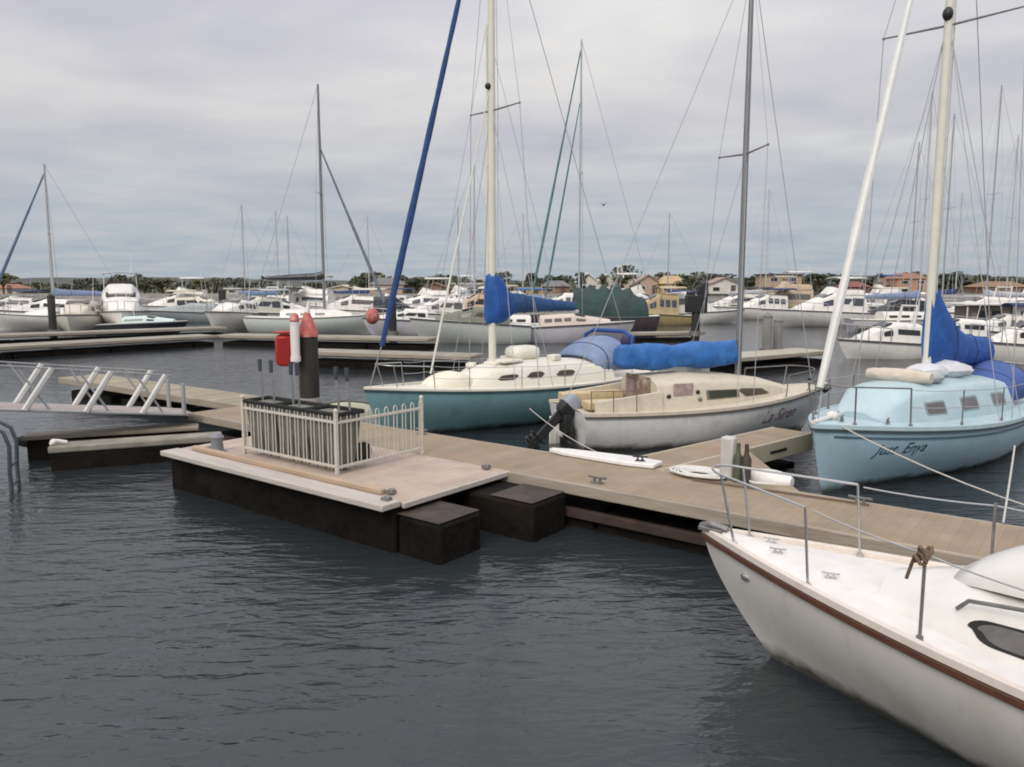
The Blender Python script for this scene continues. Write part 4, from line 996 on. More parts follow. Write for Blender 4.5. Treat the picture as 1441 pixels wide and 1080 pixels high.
# ------------------------------------------------------------------ generic background boats
def pxX(px,Y,z=1.):
    return (px-720.5)/F*(Y*cp-(z-H)*sp)
def zpx(py,px,Y):return at(px,py,0,Y=Y).z
def yacht(label,px,Y,ang,L_,mast_top_py=None,hullm=white_gel,deckm=cream,cabm=white_gel,coverm=None,jib=None,mx=.58,mr=.07,spread=True,mastm=alu,group=None,boom=True,fb=1.1,cab=True,mast_px=None,cover_prof=None,boomz=2.3):
    """moored sailing yacht; ang = heading, px = pixel column of the boat's middle"""
    B=L_*.31
    hh=Hull(L_,B,fb,fb*.78,fb*.8,rake=L_*.10,trake=L_*.03,wt=.68,tm=.45,p=2.,draft=.35)
    o=thing('sailing_yacht',label,'sailing boat',(0,0,0),ang,group)
    c,s=math.cos(ang),math.sin(ang)
    o.location=(pxX(px,Y)-c*L_/2,Y-s*L_/2,0)
    if mast_px is not None:   # slide the boat so that its mast stands in the seen column
        ym=o.location.y+s*L_*mx;want=pxX(mast_px,ym,4);o.location.x+=want-(o.location.x+c*L_*mx)
    fixnormals(hh.mesh(20,8).build('hull',hullm,o,angle=60))
    hh.deck(20,.05).build('deck',deckm,o)
    hh.rail(1,.01,.02,0,1,20,dz=-.02,flat=(.05,.06)).build('rubbing_strip',dullsteel,o)
    zd=hh.deckz(L_*mx)
    if cab:
        cc=Cabin([cabin_station(hh,L_*.26,B*.34,.45),cabin_station(hh,L_*.45,B*.34,.45),cabin_station(hh,L_*.62,B*.28,.36),cabin_station(hh,L_*.74,B*.18,.04)],crown=.08)
        cc.mesh().build('cabin',cabm,o)
        for sd in(1,-1):
            for a,b_ in((.30,.37),(.40,.47),(.50,.57)):cc.window(L_*a,L_*b_,.35,.8,sd,.3,.012).build('window',dark_glass,o)
        zd=cc.top(L_*mx)
    ym=o.location.y+s*L_*mx
    zt=zpx(mast_top_py,720,ym) if mast_top_py is not None else 0
    if mast_top_py is not None:
        mast(o,L_*mx,zd-.1,zt,mr,mastm,[(lerp(zd,zt,.52),L_*.085)] if spread else None)
        r_=.011 if Y<45 else .014
        rg=MB()
        for sd in(1,-1):
            pw=hh.side(L_*mx-.1,hh.zs(mx),sd);q=Vector((L_*mx-.08,L_*.085*sd,lerp(zd,zt,.52)+.05))
            rg.tube([pw,q],r_,4).tube([q,(L_*mx,0,zt-.1)],r_*.8,4)
        rg.tube([(0,0,.9),(L_*mx,0,zt-.05)],r_,4)
        if not jib:rg.tube([(L_*.98,0,fb),(L_*mx,0,zt-.05)],r_,4)
        rg.build('rigging',wire,o)
        if jib:
            jm,jr,jt=jib
            furled(o,(L_*.96,0,fb+.7),(L_*mx+.05,0,lerp(zd,zt,jt)),jr,jm,n=14)
        if boom:
            MB().tube([(L_*mx-.05,0,zd+boomz-1.4),(L_*.12,0,zd+boomz-1.45)],.06,6).build('boom',mastm,o)
            if coverm:sail_cover(o,L_*mx+.05,zd+boomz-1.38,L_*(mx-.13),cover_prof or [(0,-.06,.55,.1),(.15,-.06,.4,.17),(.6,-.05,.3,.15),(1,-.04,.18,.1)],coverm)
    pulpit(o,hh,dullsteel,L_*.86,L_*.94,.5,.018)
    return o,hh
rw_=random.Random(11)
def cruiser(label,px,Y,ang,L_,fb=1.25,cab_h=1.0,fly=0.,hullm=white_gel,cabm=white_gel,glassm=dark_glass,awning=None,rail=True,stripe=None,cab=(.18,.78),group=None,name='motor_cruiser',bw=.33,arch=False,hull_top=None):
    B=L_*bw
    hh=Hull(L_,B,fb,fb*.86,fb*.72,rake=L_*.14,trake=L_*.01,wt=.88,tm=.4,p=2.4,q0=.3,q1=.85,draft=.35)
    o=thing(name,label,'boat',(0,0,0),ang,group)
    c,s=math.cos(ang),math.sin(ang);o.location=(pxX(px,Y)-c*L_/2,Y-s*L_/2,0)
    fixnormals(hh.mesh(20,8).build('hull',hullm,o,angle=60))
    hh.deck(20,.04).build('deck',white_gel,o)
    hh.rail(1,.015,.02,0,1,20,dz=-.03,flat=(.07,.08)).build('rubbing_strip',mat('dark_fender_strip',(.07,.07,.075),.6,.2) if not stripe else stripe,o)
    wst=rw_.randrange(3)
    if glassm is dark_glass and rw_.random()<.6:glassm=rw_.choice([grey_glass,mat('blue_grey_glass',(.06,.075,.095),.15,.2,4),mat('brown_glass',(.055,.045,.04),.18,.2,4)])
    x0,x1=cab[0]*L_,cab[1]*L_
    cc=Cabin([cabin_station(hh,x0,B*.40,cab_h),cabin_station(hh,lerp(x0,x1,.45),B*.40,cab_h),cabin_station(hh,lerp(x0,x1,.68),B*.34,cab_h*.62),cabin_station(hh,x1,B*.22,.06)],lean=.84,crown=.09,shoulder=.85)
    cc.mesh().build('cabin',cabm,o,angle=35)
    for sd in(1,-1):
        xs=[lerp(x0,x1,q) for q in(.05,.19,.33,.46)]
        if wst==0:
            for i in range(3):cc.window(xs[i],xs[i+1]-.12,.45,.9,sd,.2,.012,3).build('window',glassm,o)
        elif wst==1:cc.window(xs[0],xs[3]-.1,.5,.86,sd,.1,.012,3).build('window',glassm,o)
        else:
            cc.window(xs[0],lerp(xs[0],xs[3],.4),.42,.92,sd,.12,.012,3).build('window',glassm,o)
            cc.window(lerp(xs[0],xs[3],.47),xs[3],.5,.88,sd,.3,.012,3,-.2).build('window',glassm,o)
        cc.window(lerp(x0,x1,.50),lerp(x0,x1,.64),.42,.86,sd,.2,.012,3).build('window',glassm,o)
    # raked windscreen, three panes across the front of the cabin
    xa,xb=lerp(x0,x1,.47),lerp(x0,x1,.66)
    za,zb_=cc.top(xa),cc.top(xb)
    n_=Vector((za-zb_,0,xb-xa)).normalized()*.02
    wsx=B*.25
    for k in(-1,0,1):
        y0,y1=(k-.46)*wsx*.72,(k+.46)*wsx*.72
        q=[Vector((lerp(xa,xb,.12),y0,lerp(za,zb_,.12)))+n_,Vector((lerp(xa,xb,.12),y1,lerp(za,zb_,.12)))+n_,Vector((lerp(xa,xb,.85),y1,lerp(za,zb_,.85)))+n_,Vector((lerp(xa,xb,.85),y0,lerp(za,zb_,.85)))+n_]
        MB().add(q+[v-n_*2 for v in q],[(0,1,2,3),(0,4,5,1),(1,5,6,2),(2,6,7,3),(3,7,4,0)]).build('windscreen',glassm,o,smooth=False)
    zt=cc.top(lerp(x0,x1,.25))
    if fly:
        f=Cabin([(x0+.1,B*.33,fly*.5,zt-.1),(lerp(x0,x1,.3),B*.34,fly*.55,zt-.1),(lerp(x0,x1,.46),B*.26,fly*.9,zt-.1),(lerp(x0,x1,.56),B*.2,.05,zt-.12)],lean=.88,crown=.03)
        f.mesh().build('flybridge',cabm,o,angle=35)
        w_=MB();w_.box((lerp(x0,x1,.44),0,zt+fly*.95),(.05,B*.46,fly*.28));w_.build('fly_screen',glassm,o)
        for sd in(1,-1):
            MB().tube([(x0+.2,B*.3*sd,zt+fly*.3),(x0+.35,B*.29*sd,zt+fly*1.75)],.035,6).build('canopy_pole',steel,o)
            MB().tube([(lerp(x0,x1,.40),B*.29*sd,zt+fly*.4),(lerp(x0,x1,.36),B*.28*sd,zt+fly*1.75)],.035,6).build('canopy_pole',steel,o)
        MB().loft([[(x0+.0,y,zt+fly*1.75+.1*(1-(y/(B*.33))**2)) for y in [B*.33*k/4 for k in range(-4,5)]],[(lerp(x0,x1,.42),y,zt+fly*1.75+.1*(1-(y/(B*.33))**2)) for y in [B*.33*k/4 for k in range(-4,5)]]],0,cap=False).build('canopy_top',awning or white_gel,o)
        q=kids(o)[-1];sl_=q.modifiers.new('thick','SOLIDIFY');sl_.thickness=.06
        zt=zt+fly*1.75
    elif awning:
        a=MB();W2=B*.42
        xa,xb=max(.1,x0-L_*.10),lerp(x0,x1,.42)
        a.loft([[(x,y,zt+.42+.12*(1-(y/W2)**2)) for y in [W2*k/4 for k in range(-4,5)]] for x in(xa,(xa+xb)/2,xb)],0,cap=False)
        oo=a.build('canopy_top',awning,o);sl_=oo.modifiers.new('thick','SOLIDIFY');sl_.thickness=.05
        for sd in(1,-1):
            for x in(xa+.05,xb-.05):MB().tube([(x,W2*.95*sd,zt-cab_h*.5),(x,W2*.95*sd,zt+.42)],.03,6).build('canopy_pole',steel,o)
    if arch:
        MB().tube([(x0+.5,B*.36,zt-.3),(x0+.3,B*.33,zt+.7),(x0+.3,-B*.33,zt+.7),(x0+.5,-B*.36,zt-.3)],.06,8).build('radar_arch',white_gel,o)
    if rail:
        r_=MB()
        for sd in(1,-1):
            pts=[]
            for i in range(9):
                x=lerp(L_*.5,L_*.97,i/8);p=hh.side(x,hh.zs(x/L_),sd);pts.append((p.x,p.y*.93,p.z+.55+.1*i/8))
            r_.tube(pts,.022,5)
            for i in range(0,9,2):r_.tube([pts[i],(pts[i][0],pts[i][1],pts[i][2]-.65)],.018,5)
        r_.build('bow_rail',steel,o)
    MB().tube([(x0+.4,B*.2,zt),(x0+.1,B*.22,zt+1.6)],[.02,.008],5).build('aerial',whiteplastic,o)
    return o,hh
W=white_gel
# left to right
yacht('white sloop at far left with slate furled jib and bare mast',46,56,R(200),9.5,231,jib=(mat('slate_furled_sail',(.12,.17,.26),.8,.3,5),.13,.93),mast_px=73,mx=.55,fb=1.25,mr=.09,mastm=mat('pale_grey_mast',(.42,.41,.40),.45,.1,3),coverm=bluegrey)
cruiser('low white cruiser with three dark side windows at far left',62,62,R(185),8.5,cab_h=.9,fly=0)
cruiser('rounded cream cruiser seen bow on left of the tall flybridge cruiser',112,52,R(286),6.2,fb=1.3,cab_h=.95,hullm=cream,cabm=mat('beige_cabin_paint',(.60,.55,.46),.5,.1),bw=.42)
cruiser('tall white flybridge cruiser seen bow on with dark windscreens',172,55,R(296),9.0,fb=1.45,cab_h=1.35,fly=.72,bw=.40,awning=mat('white_clears',(.62,.61,.62),.5,.1))
o_,h_=cruiser('low navy hulled open boat lying behind the flybridge cruiser',202,51,R(4),5.6,fb=.8,cab_h=.35,hullm=navyhull,cabm=mat('pale_aqua_cover',(.55,.66,.64),.7,.1),rail=False,cab=(.3,.85))
cruiser('grey covered launch right of the navy hulled boat',262,66,R(185),8.0,fb=1.1,cab_h=.6,hullm=mat('grey_teal_paint',(.30,.35,.36),.5,.15),cabm=mat('grey_cover',(.34,.38,.38),.8,.15),rail=False)
cruiser('white bow-on runabout with upright bow left of the centre yacht',326,52,R(262),6.0,fb=1.5,cab_h=.8,bw=.40)
cruiser('small cream half cabin boat behind the upright white bow',352,58,R(228),7.0,fb=1.3,cab_h=1.1,cabm=cream,arch=True,awning=mat('grey_awning',(.42,.43,.44),.8,.1))
o_,h_=yacht('white yacht at centre left with black boom cover and grey furled jib',448,51,R(-4),9.4,119,hullm=mat('mint_white_hull',(.66,.70,.66),.35,.06,2),jib=(mat('grey_blue_furled_sail',(.16,.19,.23),.8,.3,5),.13,.72),mast_px=455,mx=.54,coverm=navyhull,mr=.10,mastm=mat('dark_grey_mast',(.20,.205,.215),.45,.1,3),boomz=3.3,cab=True,fb=1.35)
bu=thing('mooring_buoy','faded red and white buoy hanging at the bow of the centre left yacht','buoy',(pxX(524,47.5),47.5,1.0))
MB().ball((0,0,.25),(.42,.42,.5),0,12,8).build('float',pink,bu);MB().tube([(0,0,.7),(0,0,1.0)],.08,8).build('eye',whiteplastic,bu)
cruiser('blue canopied white boat behind the centre left yacht',402,64,R(8),7.0,fb=1.1,cab_h=.9,awning=mat('petrol_blue_canopy',(.03,.13,.22),.8,.2))
cruiser('lilac hulled launch beyond the foot of the blue furled jib',566,50,R(190),5.0,fb=1.1,cab_h=.6,hullm=lilac)
cruiser('grey white workboat hull with blunt bow behind the teal boat mast',662,42.5,R(179),6.6,fb=1.35,cab_h=.7,hullm=palegreenwhite,cabm=mat('drab_green_cabin',(.17,.18,.14),.7,.3),rail=False,bw=.36)
o_,h_=yacht('dark hulled yacht under a big dark green tarpaulin',852,50,R(181),8.4,56,hullm=maroon,jib=(mat('teal_furled_sail',(.10,.20,.21),.8,.3,5),.10,.96),mast_px=815,mx=.60,mr=.07,mastm=mat('aqua_grey_mast',(.40,.46,.46),.45,.1,3),cab=False,fb=1.5,boom=False)
furled(o_,(7.2,0,2.2),(5.1,0,zpx(146,812,50)),.085,MATS['teal_furled_sail'],'inner_jib',n=14)
secs=[]
for i in range(19):
    t=i/18;x=lerp(.75,5.35,t);ht=1.9*min(1,(.30+1.0*math.sin(math.pi*min(.62,t*.62+.06))))*(1 if t<.9 else .93)
    ht*=.92+.10*math.sin(i*1.9)
    wd=1.25*(.8+.2*math.sin(math.pi*t));z0=1.25
    secs.append([(x,wd*yy,z0+ht*zz) for yy,zz in((-1,-.18),(-1.02,.1),(-.93,.42),(-.6,.72),(-.25,.93),(0,1),(.25,.93),(.6,.72),(.93,.42),(1.02,.1),(1,-.18))])
MB().loft(secs,0).build('tarpaulin',greentarp,o_,angle=60)
cruiser('lilac white cruiser hull below the green covered yacht',812,43,R(2),6.4,fb=1.15,cab_h=.5,hullm=lilac,cabm=mat('peach_cabin',(.58,.50,.44),.6,.1),rail=False)
cruiser('tan timber cabin launch with open wheelhouse right of the green tarpaulin',920,62,R(186),6.0,fb=1.0,cab_h=1.5,hullm=mat('ochre_hull',(.36,.28,.14),.7,.2),cabm=mat('ochre_cabin',(.44,.35,.20),.7,.2),rail=False,awning=mat('tan_roof',(.50,.41,.26),.7,.2),cab=(.2,.8))
cruiser('white cruiser with angular black window right of the black pile',992,64,R(12),7.0,fb=1.15,cab_h=1.6,cab=(.05,.62))
cruiser('long white cruiser with a row of dark wheelhouse windows',1152,60,R(186),9.2,fb=1.35,cab_h=1.35,fly=.6,cab=(.15,.72))
cruiser('cream cruiser with tan side behind the long white cruiser',1095,74,R(180),9.0,fb=1.3,cab_h=1.7,cabm=mat('tan_cabin',(.50,.40,.28),.7,.15),fly=.8)
cruiser('small white sports cruiser moored behind the pale blue boat',1240,33.5,R(188),3.9,fb=.85,cab_h=.75,arch=True,cab=(.10,.80),bw=.40)
cruiser('dark canopied launch with cream awning right of the tall white spar',1258,60,R(178),6.6,fb=1.1,cab_h=1.0,cabm=navyhull,awning=mat('cream_awning',(.72,.69,.58),.7,.08),hullm=mat('grey_hull',(.30,.31,.32),.5,.1))
cruiser('small white runabout at the right edge behind the blue dodger',1436,31.5,R(172),4.0,fb=.9,cab_h=.8,bw=.4)
cruiser('green grey launch beside the long white cruiser stern',1212,66,R(182),5.5,fb=1.0,cab_h=.7,hullm=mat('green_grey_hull',(.33,.37,.34),.5,.1),rail=False)
cruiser('white cuddy boat behind the workboat hull left of the teal boat mast',612,58,R(200),6.5,fb=1.2,cab_h=1.1,arch=True)
cruiser('tan cabin boat behind the teal boat blue sail cover',668,66,R(170),7.0,fb=1.1,cab_h=1.4,cabm=mat('peach_tan_cabin',(.55,.42,.30),.7,.15),awning=mat('off_white_awning',(.62,.62,.58),.7,.1))
cruiser('pale cruiser with dark side glass behind the black pile by the jib',590,75,R(182),9.0,fb=1.2,cab_h=1.2,fly=.8)
cruiser('low white launch behind the boom of the centre yacht',492,68,R(176),8.0,fb=1.2,cab_h=1.2,awning=mat('cream_shade',(.60,.57,.48),.7,.1))

navyc=mat('navy_awning',(.03,.05,.12),.8,.2);tanc=mat('sand_awning',(.52,.46,.36),.8,.12);bluec=mat('mid_blue_awning',(.04,.12,.33),.8,.2);blackc=mat('charcoal_awning',(.04,.04,.045),.8,.2)
crowd=[('white cruiser with navy awning behind the far left sloop stern',16,70,178,8,1.15,1.1,0,W,W,navyc),
('low grey hulled launch right behind the far left dark pile',92,72,5,8,1.1,1.0,0,lilac,W,blackc),
('white flybridge boat behind the navy hulled open boat',236,76,184,9,1.3,1.2,.8,W,W,None),
('cream launch with sand awning right of the grey covered launch',290,74,2,7.5,1.1,1.1,0,cream,cream,tanc),
('white motorboat with charcoal awning behind the half cabin boat',376,78,181,8.5,1.2,1.2,0,W,W,blackc),
('white flybridge boat under the black boom cover end',418,80,176,9,1.3,1.2,.9,W,W,tanc),
('pale cruiser with navy awning behind the red and white buoy',530,80,186,8.5,1.2,1.2,0,lilac,W,navyc),
('small white launch with dark cabin left of the blunt workboat',560,66,3,6,1.0,1.3,0,W,navyhull,None),
('cream flybridge boat behind the cuddy boat',628,84,183,10,1.3,1.3,.9,cream,W,None),
('white motorboat with charcoal awning behind the cream mast foot',650,78,177,8,1.2,1.2,0,W,W,blackc),
('white cruiser with mid blue awning behind the faded boom cover',712,72,182,8,1.2,1.2,0,W,W,bluec),
('tan motorboat seen over the faded navy boom cover',742,82,6,8.5,1.2,1.5,0,W,cream,tanc),
('white launch showing between boom cover and green tarpaulin',782,74,178,8,1.2,1.3,0,W,W,None),
('white flybridge boat directly right of the green tarpaulin',908,70,4,7.5,1.3,1.3,.9,W,W,None),
('white boat with charcoal awning left of the thick grey mast',1028,76,184,8,1.2,1.3,0,W,W,blackc),
('white cruiser with navy awning right of the thick grey mast',1064,72,178,7.5,1.2,1.2,0,W,W,navyc),
('cream boat with sand awning behind the long cruiser bow',1130,82,2,9,1.3,1.4,.8,cream,cream,tanc),
('lilac hulled cruiser right behind the tall white spar',1186,78,183,8,1.2,1.3,0,lilac,W,None),
('white flybridge boat behind the green grey launch',1224,80,178,9,1.3,1.3,.9,W,W,bluec),
('white motorboat behind the cream awning launch',1288,72,5,8,1.2,1.3,0,W,W,tanc),
('white cruiser with dark glass right of the royal blue sail cover',1366,58,182,7.5,1.2,1.2,0,W,W,None),
('grey hulled launch with navy awning below the houseboat roof',1404,40,178,4.4,.9,.8,0,lilac,W,navyc),
('white flybridge boat behind the houseboat',1430,70,176,9,1.3,1.3,.9,W,W,None),
('small cream runabout behind the blue sail cover foot',1340,38,186,4.0,.85,.7,0,cream,W,None)]
for lab,px,Y,an,L_,fb,ch,fl,hm_,cm_,aw in crowd:
    cruiser(lab,px,Y,R(an+rnd.uniform(-6,6)),L_,fb=fb,cab_h=ch,fly=fl,hullm=hm_,cabm=cm_,awning=aw,arch=rnd.random()<.4,cab=(rnd.uniform(.08,.2),rnd.uniform(.66,.8)),group='motorboats crowded beyond the pontoons')
# houseboat with flat white roof at the right edge
hbx=thing('houseboat','houseboat with long flat white roof at the right edge','houseboat',(pxX(1408,46),46,0),R(-3))
MB().box((0,0,.35),(5.2,2.8,.9)).build('hull',mat('grey_pontoon_hull',(.28,.28,.28),.6,.2),hbx,bevel=.06)
MB().box((-1.0,.2,1.35),(2.2,2.0,1.1)).build('cabin',mat('brown_grey_cabin',(.30,.25,.21),.7,.3,4),hbx,bevel=.03)
MB().box((1.4,.2,1.35),(2.0,2.0,1.1)).build('cabin',W,hbx,bevel=.03)
MB().box((.1,.1,2.03),(5.9,3.1,.12)).build('roof',W,hbx,bevel=.03)
for x in(-1.5,-.7):MB().box((x,-.812,1.4),(.55,.03,.5)).build('window',dark_glass,hbx)
for x in(.9,1.6):MB().box((x,-.812,1.4),(.45,.03,.45)).build('window',dark_glass,hbx)
for x in(-2.6,0,2.8):MB().tube([(x,-1.3,.8),(x,-1.3,1.98)],.04,6).build('roof_post',whiteplastic,hbx)
# masts of yachts berthed beyond: each its own small yacht
far=[(344,288,86,'thin pale mast left of the paired masts at centre left'),(391,296,82,'left of the paired thin masts left of the centre yacht'),(407,304,88,'right of the paired thin masts left of the centre yacht'),
(519,302,84,'lone thin mast between the centre yacht and the blue furled jib'),(645,292,78,'short thin mast left of the grey mast behind the cream mast'),(668,229,70,'grey mast left of the cream painted mast'),
(686,34,46,'tall cream mast standing just left of the teal boat mast'),(736,300,84,'faint thin mast right of the cream mast'),(940,300,84,'faint leaning stay mast right of the flying bird'),
(1078,266,80,'thin grey mast right of the thick grey mast'),(1282,200,64,'pale mast left of the creamy mast of the pale blue boat'),(1296,128,52,'tall slim mast close left of the creamy mast'),(1328,160,58,'tall slim mast close right of the creamy mast'),
(1346,270,78,'shorter pale mast right of the creamy mast'),(1390,120,60,'tall faint mast near the right edge'),(1418,190,66,'thin mast at the right edge')]
lightmast=mat('faint_pale_mast',(.46,.46,.46),.5,.08,3)
greymast=mat('faint_grey_mast',(.34,.345,.36),.5,.08,3)
for i,(px,ty,Y,lab) in enumerate(far):
    hm_=[W,lilac,cream,palegreenwhite,navyhull][i%5]
    yacht(('white yacht under the ' if hm_ is W else 'cream yacht under the ' if hm_ is cream else 'dark yacht under the ' if hm_ is navyhull else 'pale yacht under the ')+lab,px,Y,R((178,4,186,-3)[i%4]),rnd.uniform(7.5,9.5),ty,hullm=hm_,mast_px=px,mr=.075 if i in(5,6) else .06,mastm=creammast if i==6 else (lightmast if i%2 else greymast),coverm=[None,bluegrey,None,navycanvas,lightgrey][i%5],spread=i not in(0,2,7,8),group='yachts moored beyond the pontoons')
# ------------------------------------------------------------------ houses on the far shore
brick=lambda n,c:mat(n,c,.8,.2,2)
def house(label,pl,pr,ytop,Y,wallm,roofm,kind='gable',storeys=1,name='house',base=1.25,turn=0.):
    x0,x1=pxX(pl,Y,3),pxX(pr,Y,3);wd=x1-x0;zt=zpx(ytop,720,Y)
    hr=(zt-base)*(.42 if storeys==1 else .27);hw=zt-base-hr;dp=max(6,wd*.7)
    o=thing(name,label,'house',((x0+x1)/2,Y+dp/2,base),turn)
    MB().box((0,0,hw/2-.3),(wd,dp,hw+.6)).build('wall',wallm,o)
    b=MB();e=.35
    if kind=='gable':      # ridge parallel to the view: gable faces the water
        b.loft([[(-wd/2-e,y,hw-.12),(0,y,hw+hr),(wd/2+e,y,hw-.12),(wd/2+e-.2,y,hw-.2),(0,y,hw+hr-.22),(-wd/2-e+.2,y,hw-.2)] for y in(-dp/2-e,dp/2+e)],0,closed=True)
        b.build('roof',roofm,o)
        MB().prism([(-wd/2,hw-.05),(wd/2,hw-.05),(0,hw+hr-.23)],dp-.1).build('gable_wall',wallm,o)
    elif kind=='hip':
        r0=wd*.22
        vs=[(-wd/2-e,-dp/2-e,hw),(wd/2+e,-dp/2-e,hw),(wd/2+e,dp/2+e,hw),(-wd/2-e,dp/2+e,hw),(-wd/2+r0,0,hw+hr),(wd/2-r0,0,hw+hr)]
        b.add(vs,[(0,1,5,4),(1,2,5),(2,3,4,5),(3,0,4),(3,2,1,0)]).build('roof',roofm,o)
    else:
        b.box((0,0,hw+.12),(wd+.8,dp+.8,.25)).build('roof',roofm,o)
    n=max(2,int(wd/2.6));fh=hw/storeys
    for st in range(storeys):
        for k in range(n):
            if st==0 and k==n//2:
                MB().box((-wd/2+wd*(k+.5)/n,-dp/2-.03,.95),(.95,.06,1.9)).build('door',mat('dull_door',(.12,.09,.07),.6,.2),o);continue
            f=MB().box((-wd/2+wd*(k+.5)/n,-dp/2-.03,fh*(st+.55)),(min(1.5,wd/n*.6),.06,fh*.42)).build('window',mat('pale_window_frame',(.6,.6,.58),.5,.1),o)
            MB().box((-wd/2+wd*(k+.5)/n,-dp/2-.055,fh*(st+.55)),(min(1.3,wd/n*.5),.04,fh*.34)).build('pane',dark_glass,f)
    return o
tile=mat('terracotta_roof_tiles',(.30,.14,.09),.85,.25,2);slate=mat('grey_roof_tiles',(.17,.165,.165),.85,.25,2);brownr=mat('brown_roof_tiles',(.21,.125,.08),.85,.25,2);whiter=mat('white_roof_sheet',(.66,.65,.62),.6,.06);darkr=mat('charcoal_roof',(.06,.06,.065),.8,.2)
cw=brick('cream_render',(.52,.46,.36));bw_=brick('brown_brick',(.27,.16,.11));pw_=brick('pinkish_render',(.48,.35,.28));ow=brick('ochre_render',(.48,.34,.16));ww=brick('white_render',(.64,.62,.58));rw=brick('red_brick',(.26,.10,.085));gw_=brick('greige_render',(.38,.34,.30))
for a in [('cream house with grey roof right of the olive trees',243,290,403,185,pw_,slate,'hip'),
('low white shed with pale roof left of the centre yacht boom',318,352,402,165,ww,whiter,'flat'),
('beige boathouse with wide pale gable behind the centre yacht',456,506,401,160,cw,mat('pale_cream_roof',(.60,.56,.47),.7,.1),'gable'),
('dark roofed brown house left of the blue furled jib',520,566,391,165,pw_,slate,'hip'),
('brown brick house behind the boats left of the teal boat mast',592,632,398,160,bw_,brownr,'gable'),
('white roofed low hall behind the teal boat mast',636,690,390,172,gw_,whiter,'flat'),
('tan house left of the teal boat sail cover',644,682,400,156,brick('tan_render',(.44,.31,.20)),slate,'hip'),
('ochre walled house above the faded navy boom cover',726,764,400,160,ow,mat('sage_roof',(.33,.35,.30),.8,.15),'flat'),
('row house of brown brick right of the ochre house',764,802,395,158,bw_,slate,'hip'),
('leftmost white gabled house above the green tarpaulin',814,842,384,160,ww,whiter,'gable'),
('middle white gabled house above the green tarpaulin',842,868,385,160,ww,whiter,'gable'),
('rightmost white gabled house above the green tarpaulin',868,896,384,160,cw,whiter,'gable'),
('pinkish house with mauve grey gable right of the white gables',894,930,386,158,pw_,mat('mauve_roof',(.34,.26,.24),.8,.15),'gable'),
('ochre house with tan hipped roof left of the black pile',930,966,388,156,ow,mat('tan_tiles',(.46,.33,.17),.8,.15),'hip'),
('red roofed cottage peeping behind the ochre house',918,950,388,180,cw,tile,'hip'),
('steep white house with brown gable right of the black pile',996,1044,390,158,ww,mat('dull_mauve_tiles',(.33,.24,.21),.8,.15),'gable'),
('two storey tan house with dark upper corner and flat roof',1076,1128,377,156,brick('warm_tan_render',(.46,.34,.22)),darkr,'flat',2),
('brick red house beside the tall white spar',1192,1224,396,156,rw,mat('dark_red_tiles',(.22,.07,.06),.8,.2),'hip'),
('terracotta house with long roof left of the creamy mast',1240,1272,392,160,bw_,brownr,'hip'),
('salmon two storey house with terracotta roof behind the creamy mast',1262,1306,384,158,brick('salmon_render',(.48,.27,.17)),tile,'hip',2),
('white pavilion left of the brown roofed house at right',1342,1394,412,150.2+8,gw_,slate,'hip'),
('wide house with brown tiled roof at the right edge',1384,1452,396,156,bw_,mat('warm_brown_tiles',(.26,.16,.09),.85,.2),'hip'),
('cream house hidden in trees at far left',-14,22,400,165,cw,tile,'hip')]:
    house(*a)
# dark upper storey on the two storey tan house
# ------------------------------------------------------------------ trees
def leafmat(name,c):
    return mat(name,c,.75,.45,.8)
LM=[leafmat('olive_leaves',(.125,.125,.065)),leafmat('dark_green_leaves',(.062,.078,.048)),leafmat('grey_green_leaves',(.115,.125,.095)),leafmat('yellow_green_leaves',(.17,.155,.05))]
bark=mat('grey_brown_bark',(.12,.09,.065),.9,.3,3)
def crown_mesh(seed,shape):
    r=random.Random(seed);b=MB()
    lobes=[]
    for k in range(11 if shape!='palm' else 0):
        a=r.uniform(0,6.28);d=r.uniform(.1,.62);lobes.append((d*math.cos(a),d*math.sin(a),r.uniform(-.3,.55),r.uniform(.22,.42)))
    if shape=='tall':lobes=[(x*.55,y*.55,z*1.5,q*.8) for x,y,z,q in lobes]
    for x,y,z,q in lobes:
        for _ in range(95):
            v=Vector((r.gauss(0,1),r.gauss(0,1),r.gauss(0,1))).normalized()*q*r.uniform(.55,1.12)
            c=Vector((x,y,z))+v
            u=Vector((r.gauss(0,1),r.gauss(0,1),r.gauss(0,1))).normalized();w_=u.orthogonal().normalized();t=u.cross(w_)
            s_=r.uniform(.05,.105)
            b.add([c+w_*s_,c+t*s_*.8,c-w_*s_,c-t*s_*.8],[(0,1,2,3)])
    if shape=='palm':
        for k in range(16):
            a=k*2.4;pts=[]
            for i in range(6):
                t=i/5;pts.append(Vector((math.cos(a)*t*.95,math.sin(a)*t*.95,.35*math.sin(t*2.6)*(1-.35*(k%3))-.25*t*t)))
            for i in range(5):
                sd=Vector((-math.sin(a),math.cos(a),0))*.10*(1-i/6)
                b.add([pts[i]+sd,pts[i]-sd-Vector((0,0,.05)),pts[i+1]-sd*.8-Vector((0,0,.05)),pts[i+1]+sd*.8],[(0,1,2,3)])
    return b
tmesh={}
for shape in('round','tall','palm'):
    for sd in range(2 if shape!='palm' else 1):
        for mi in range(4):pass
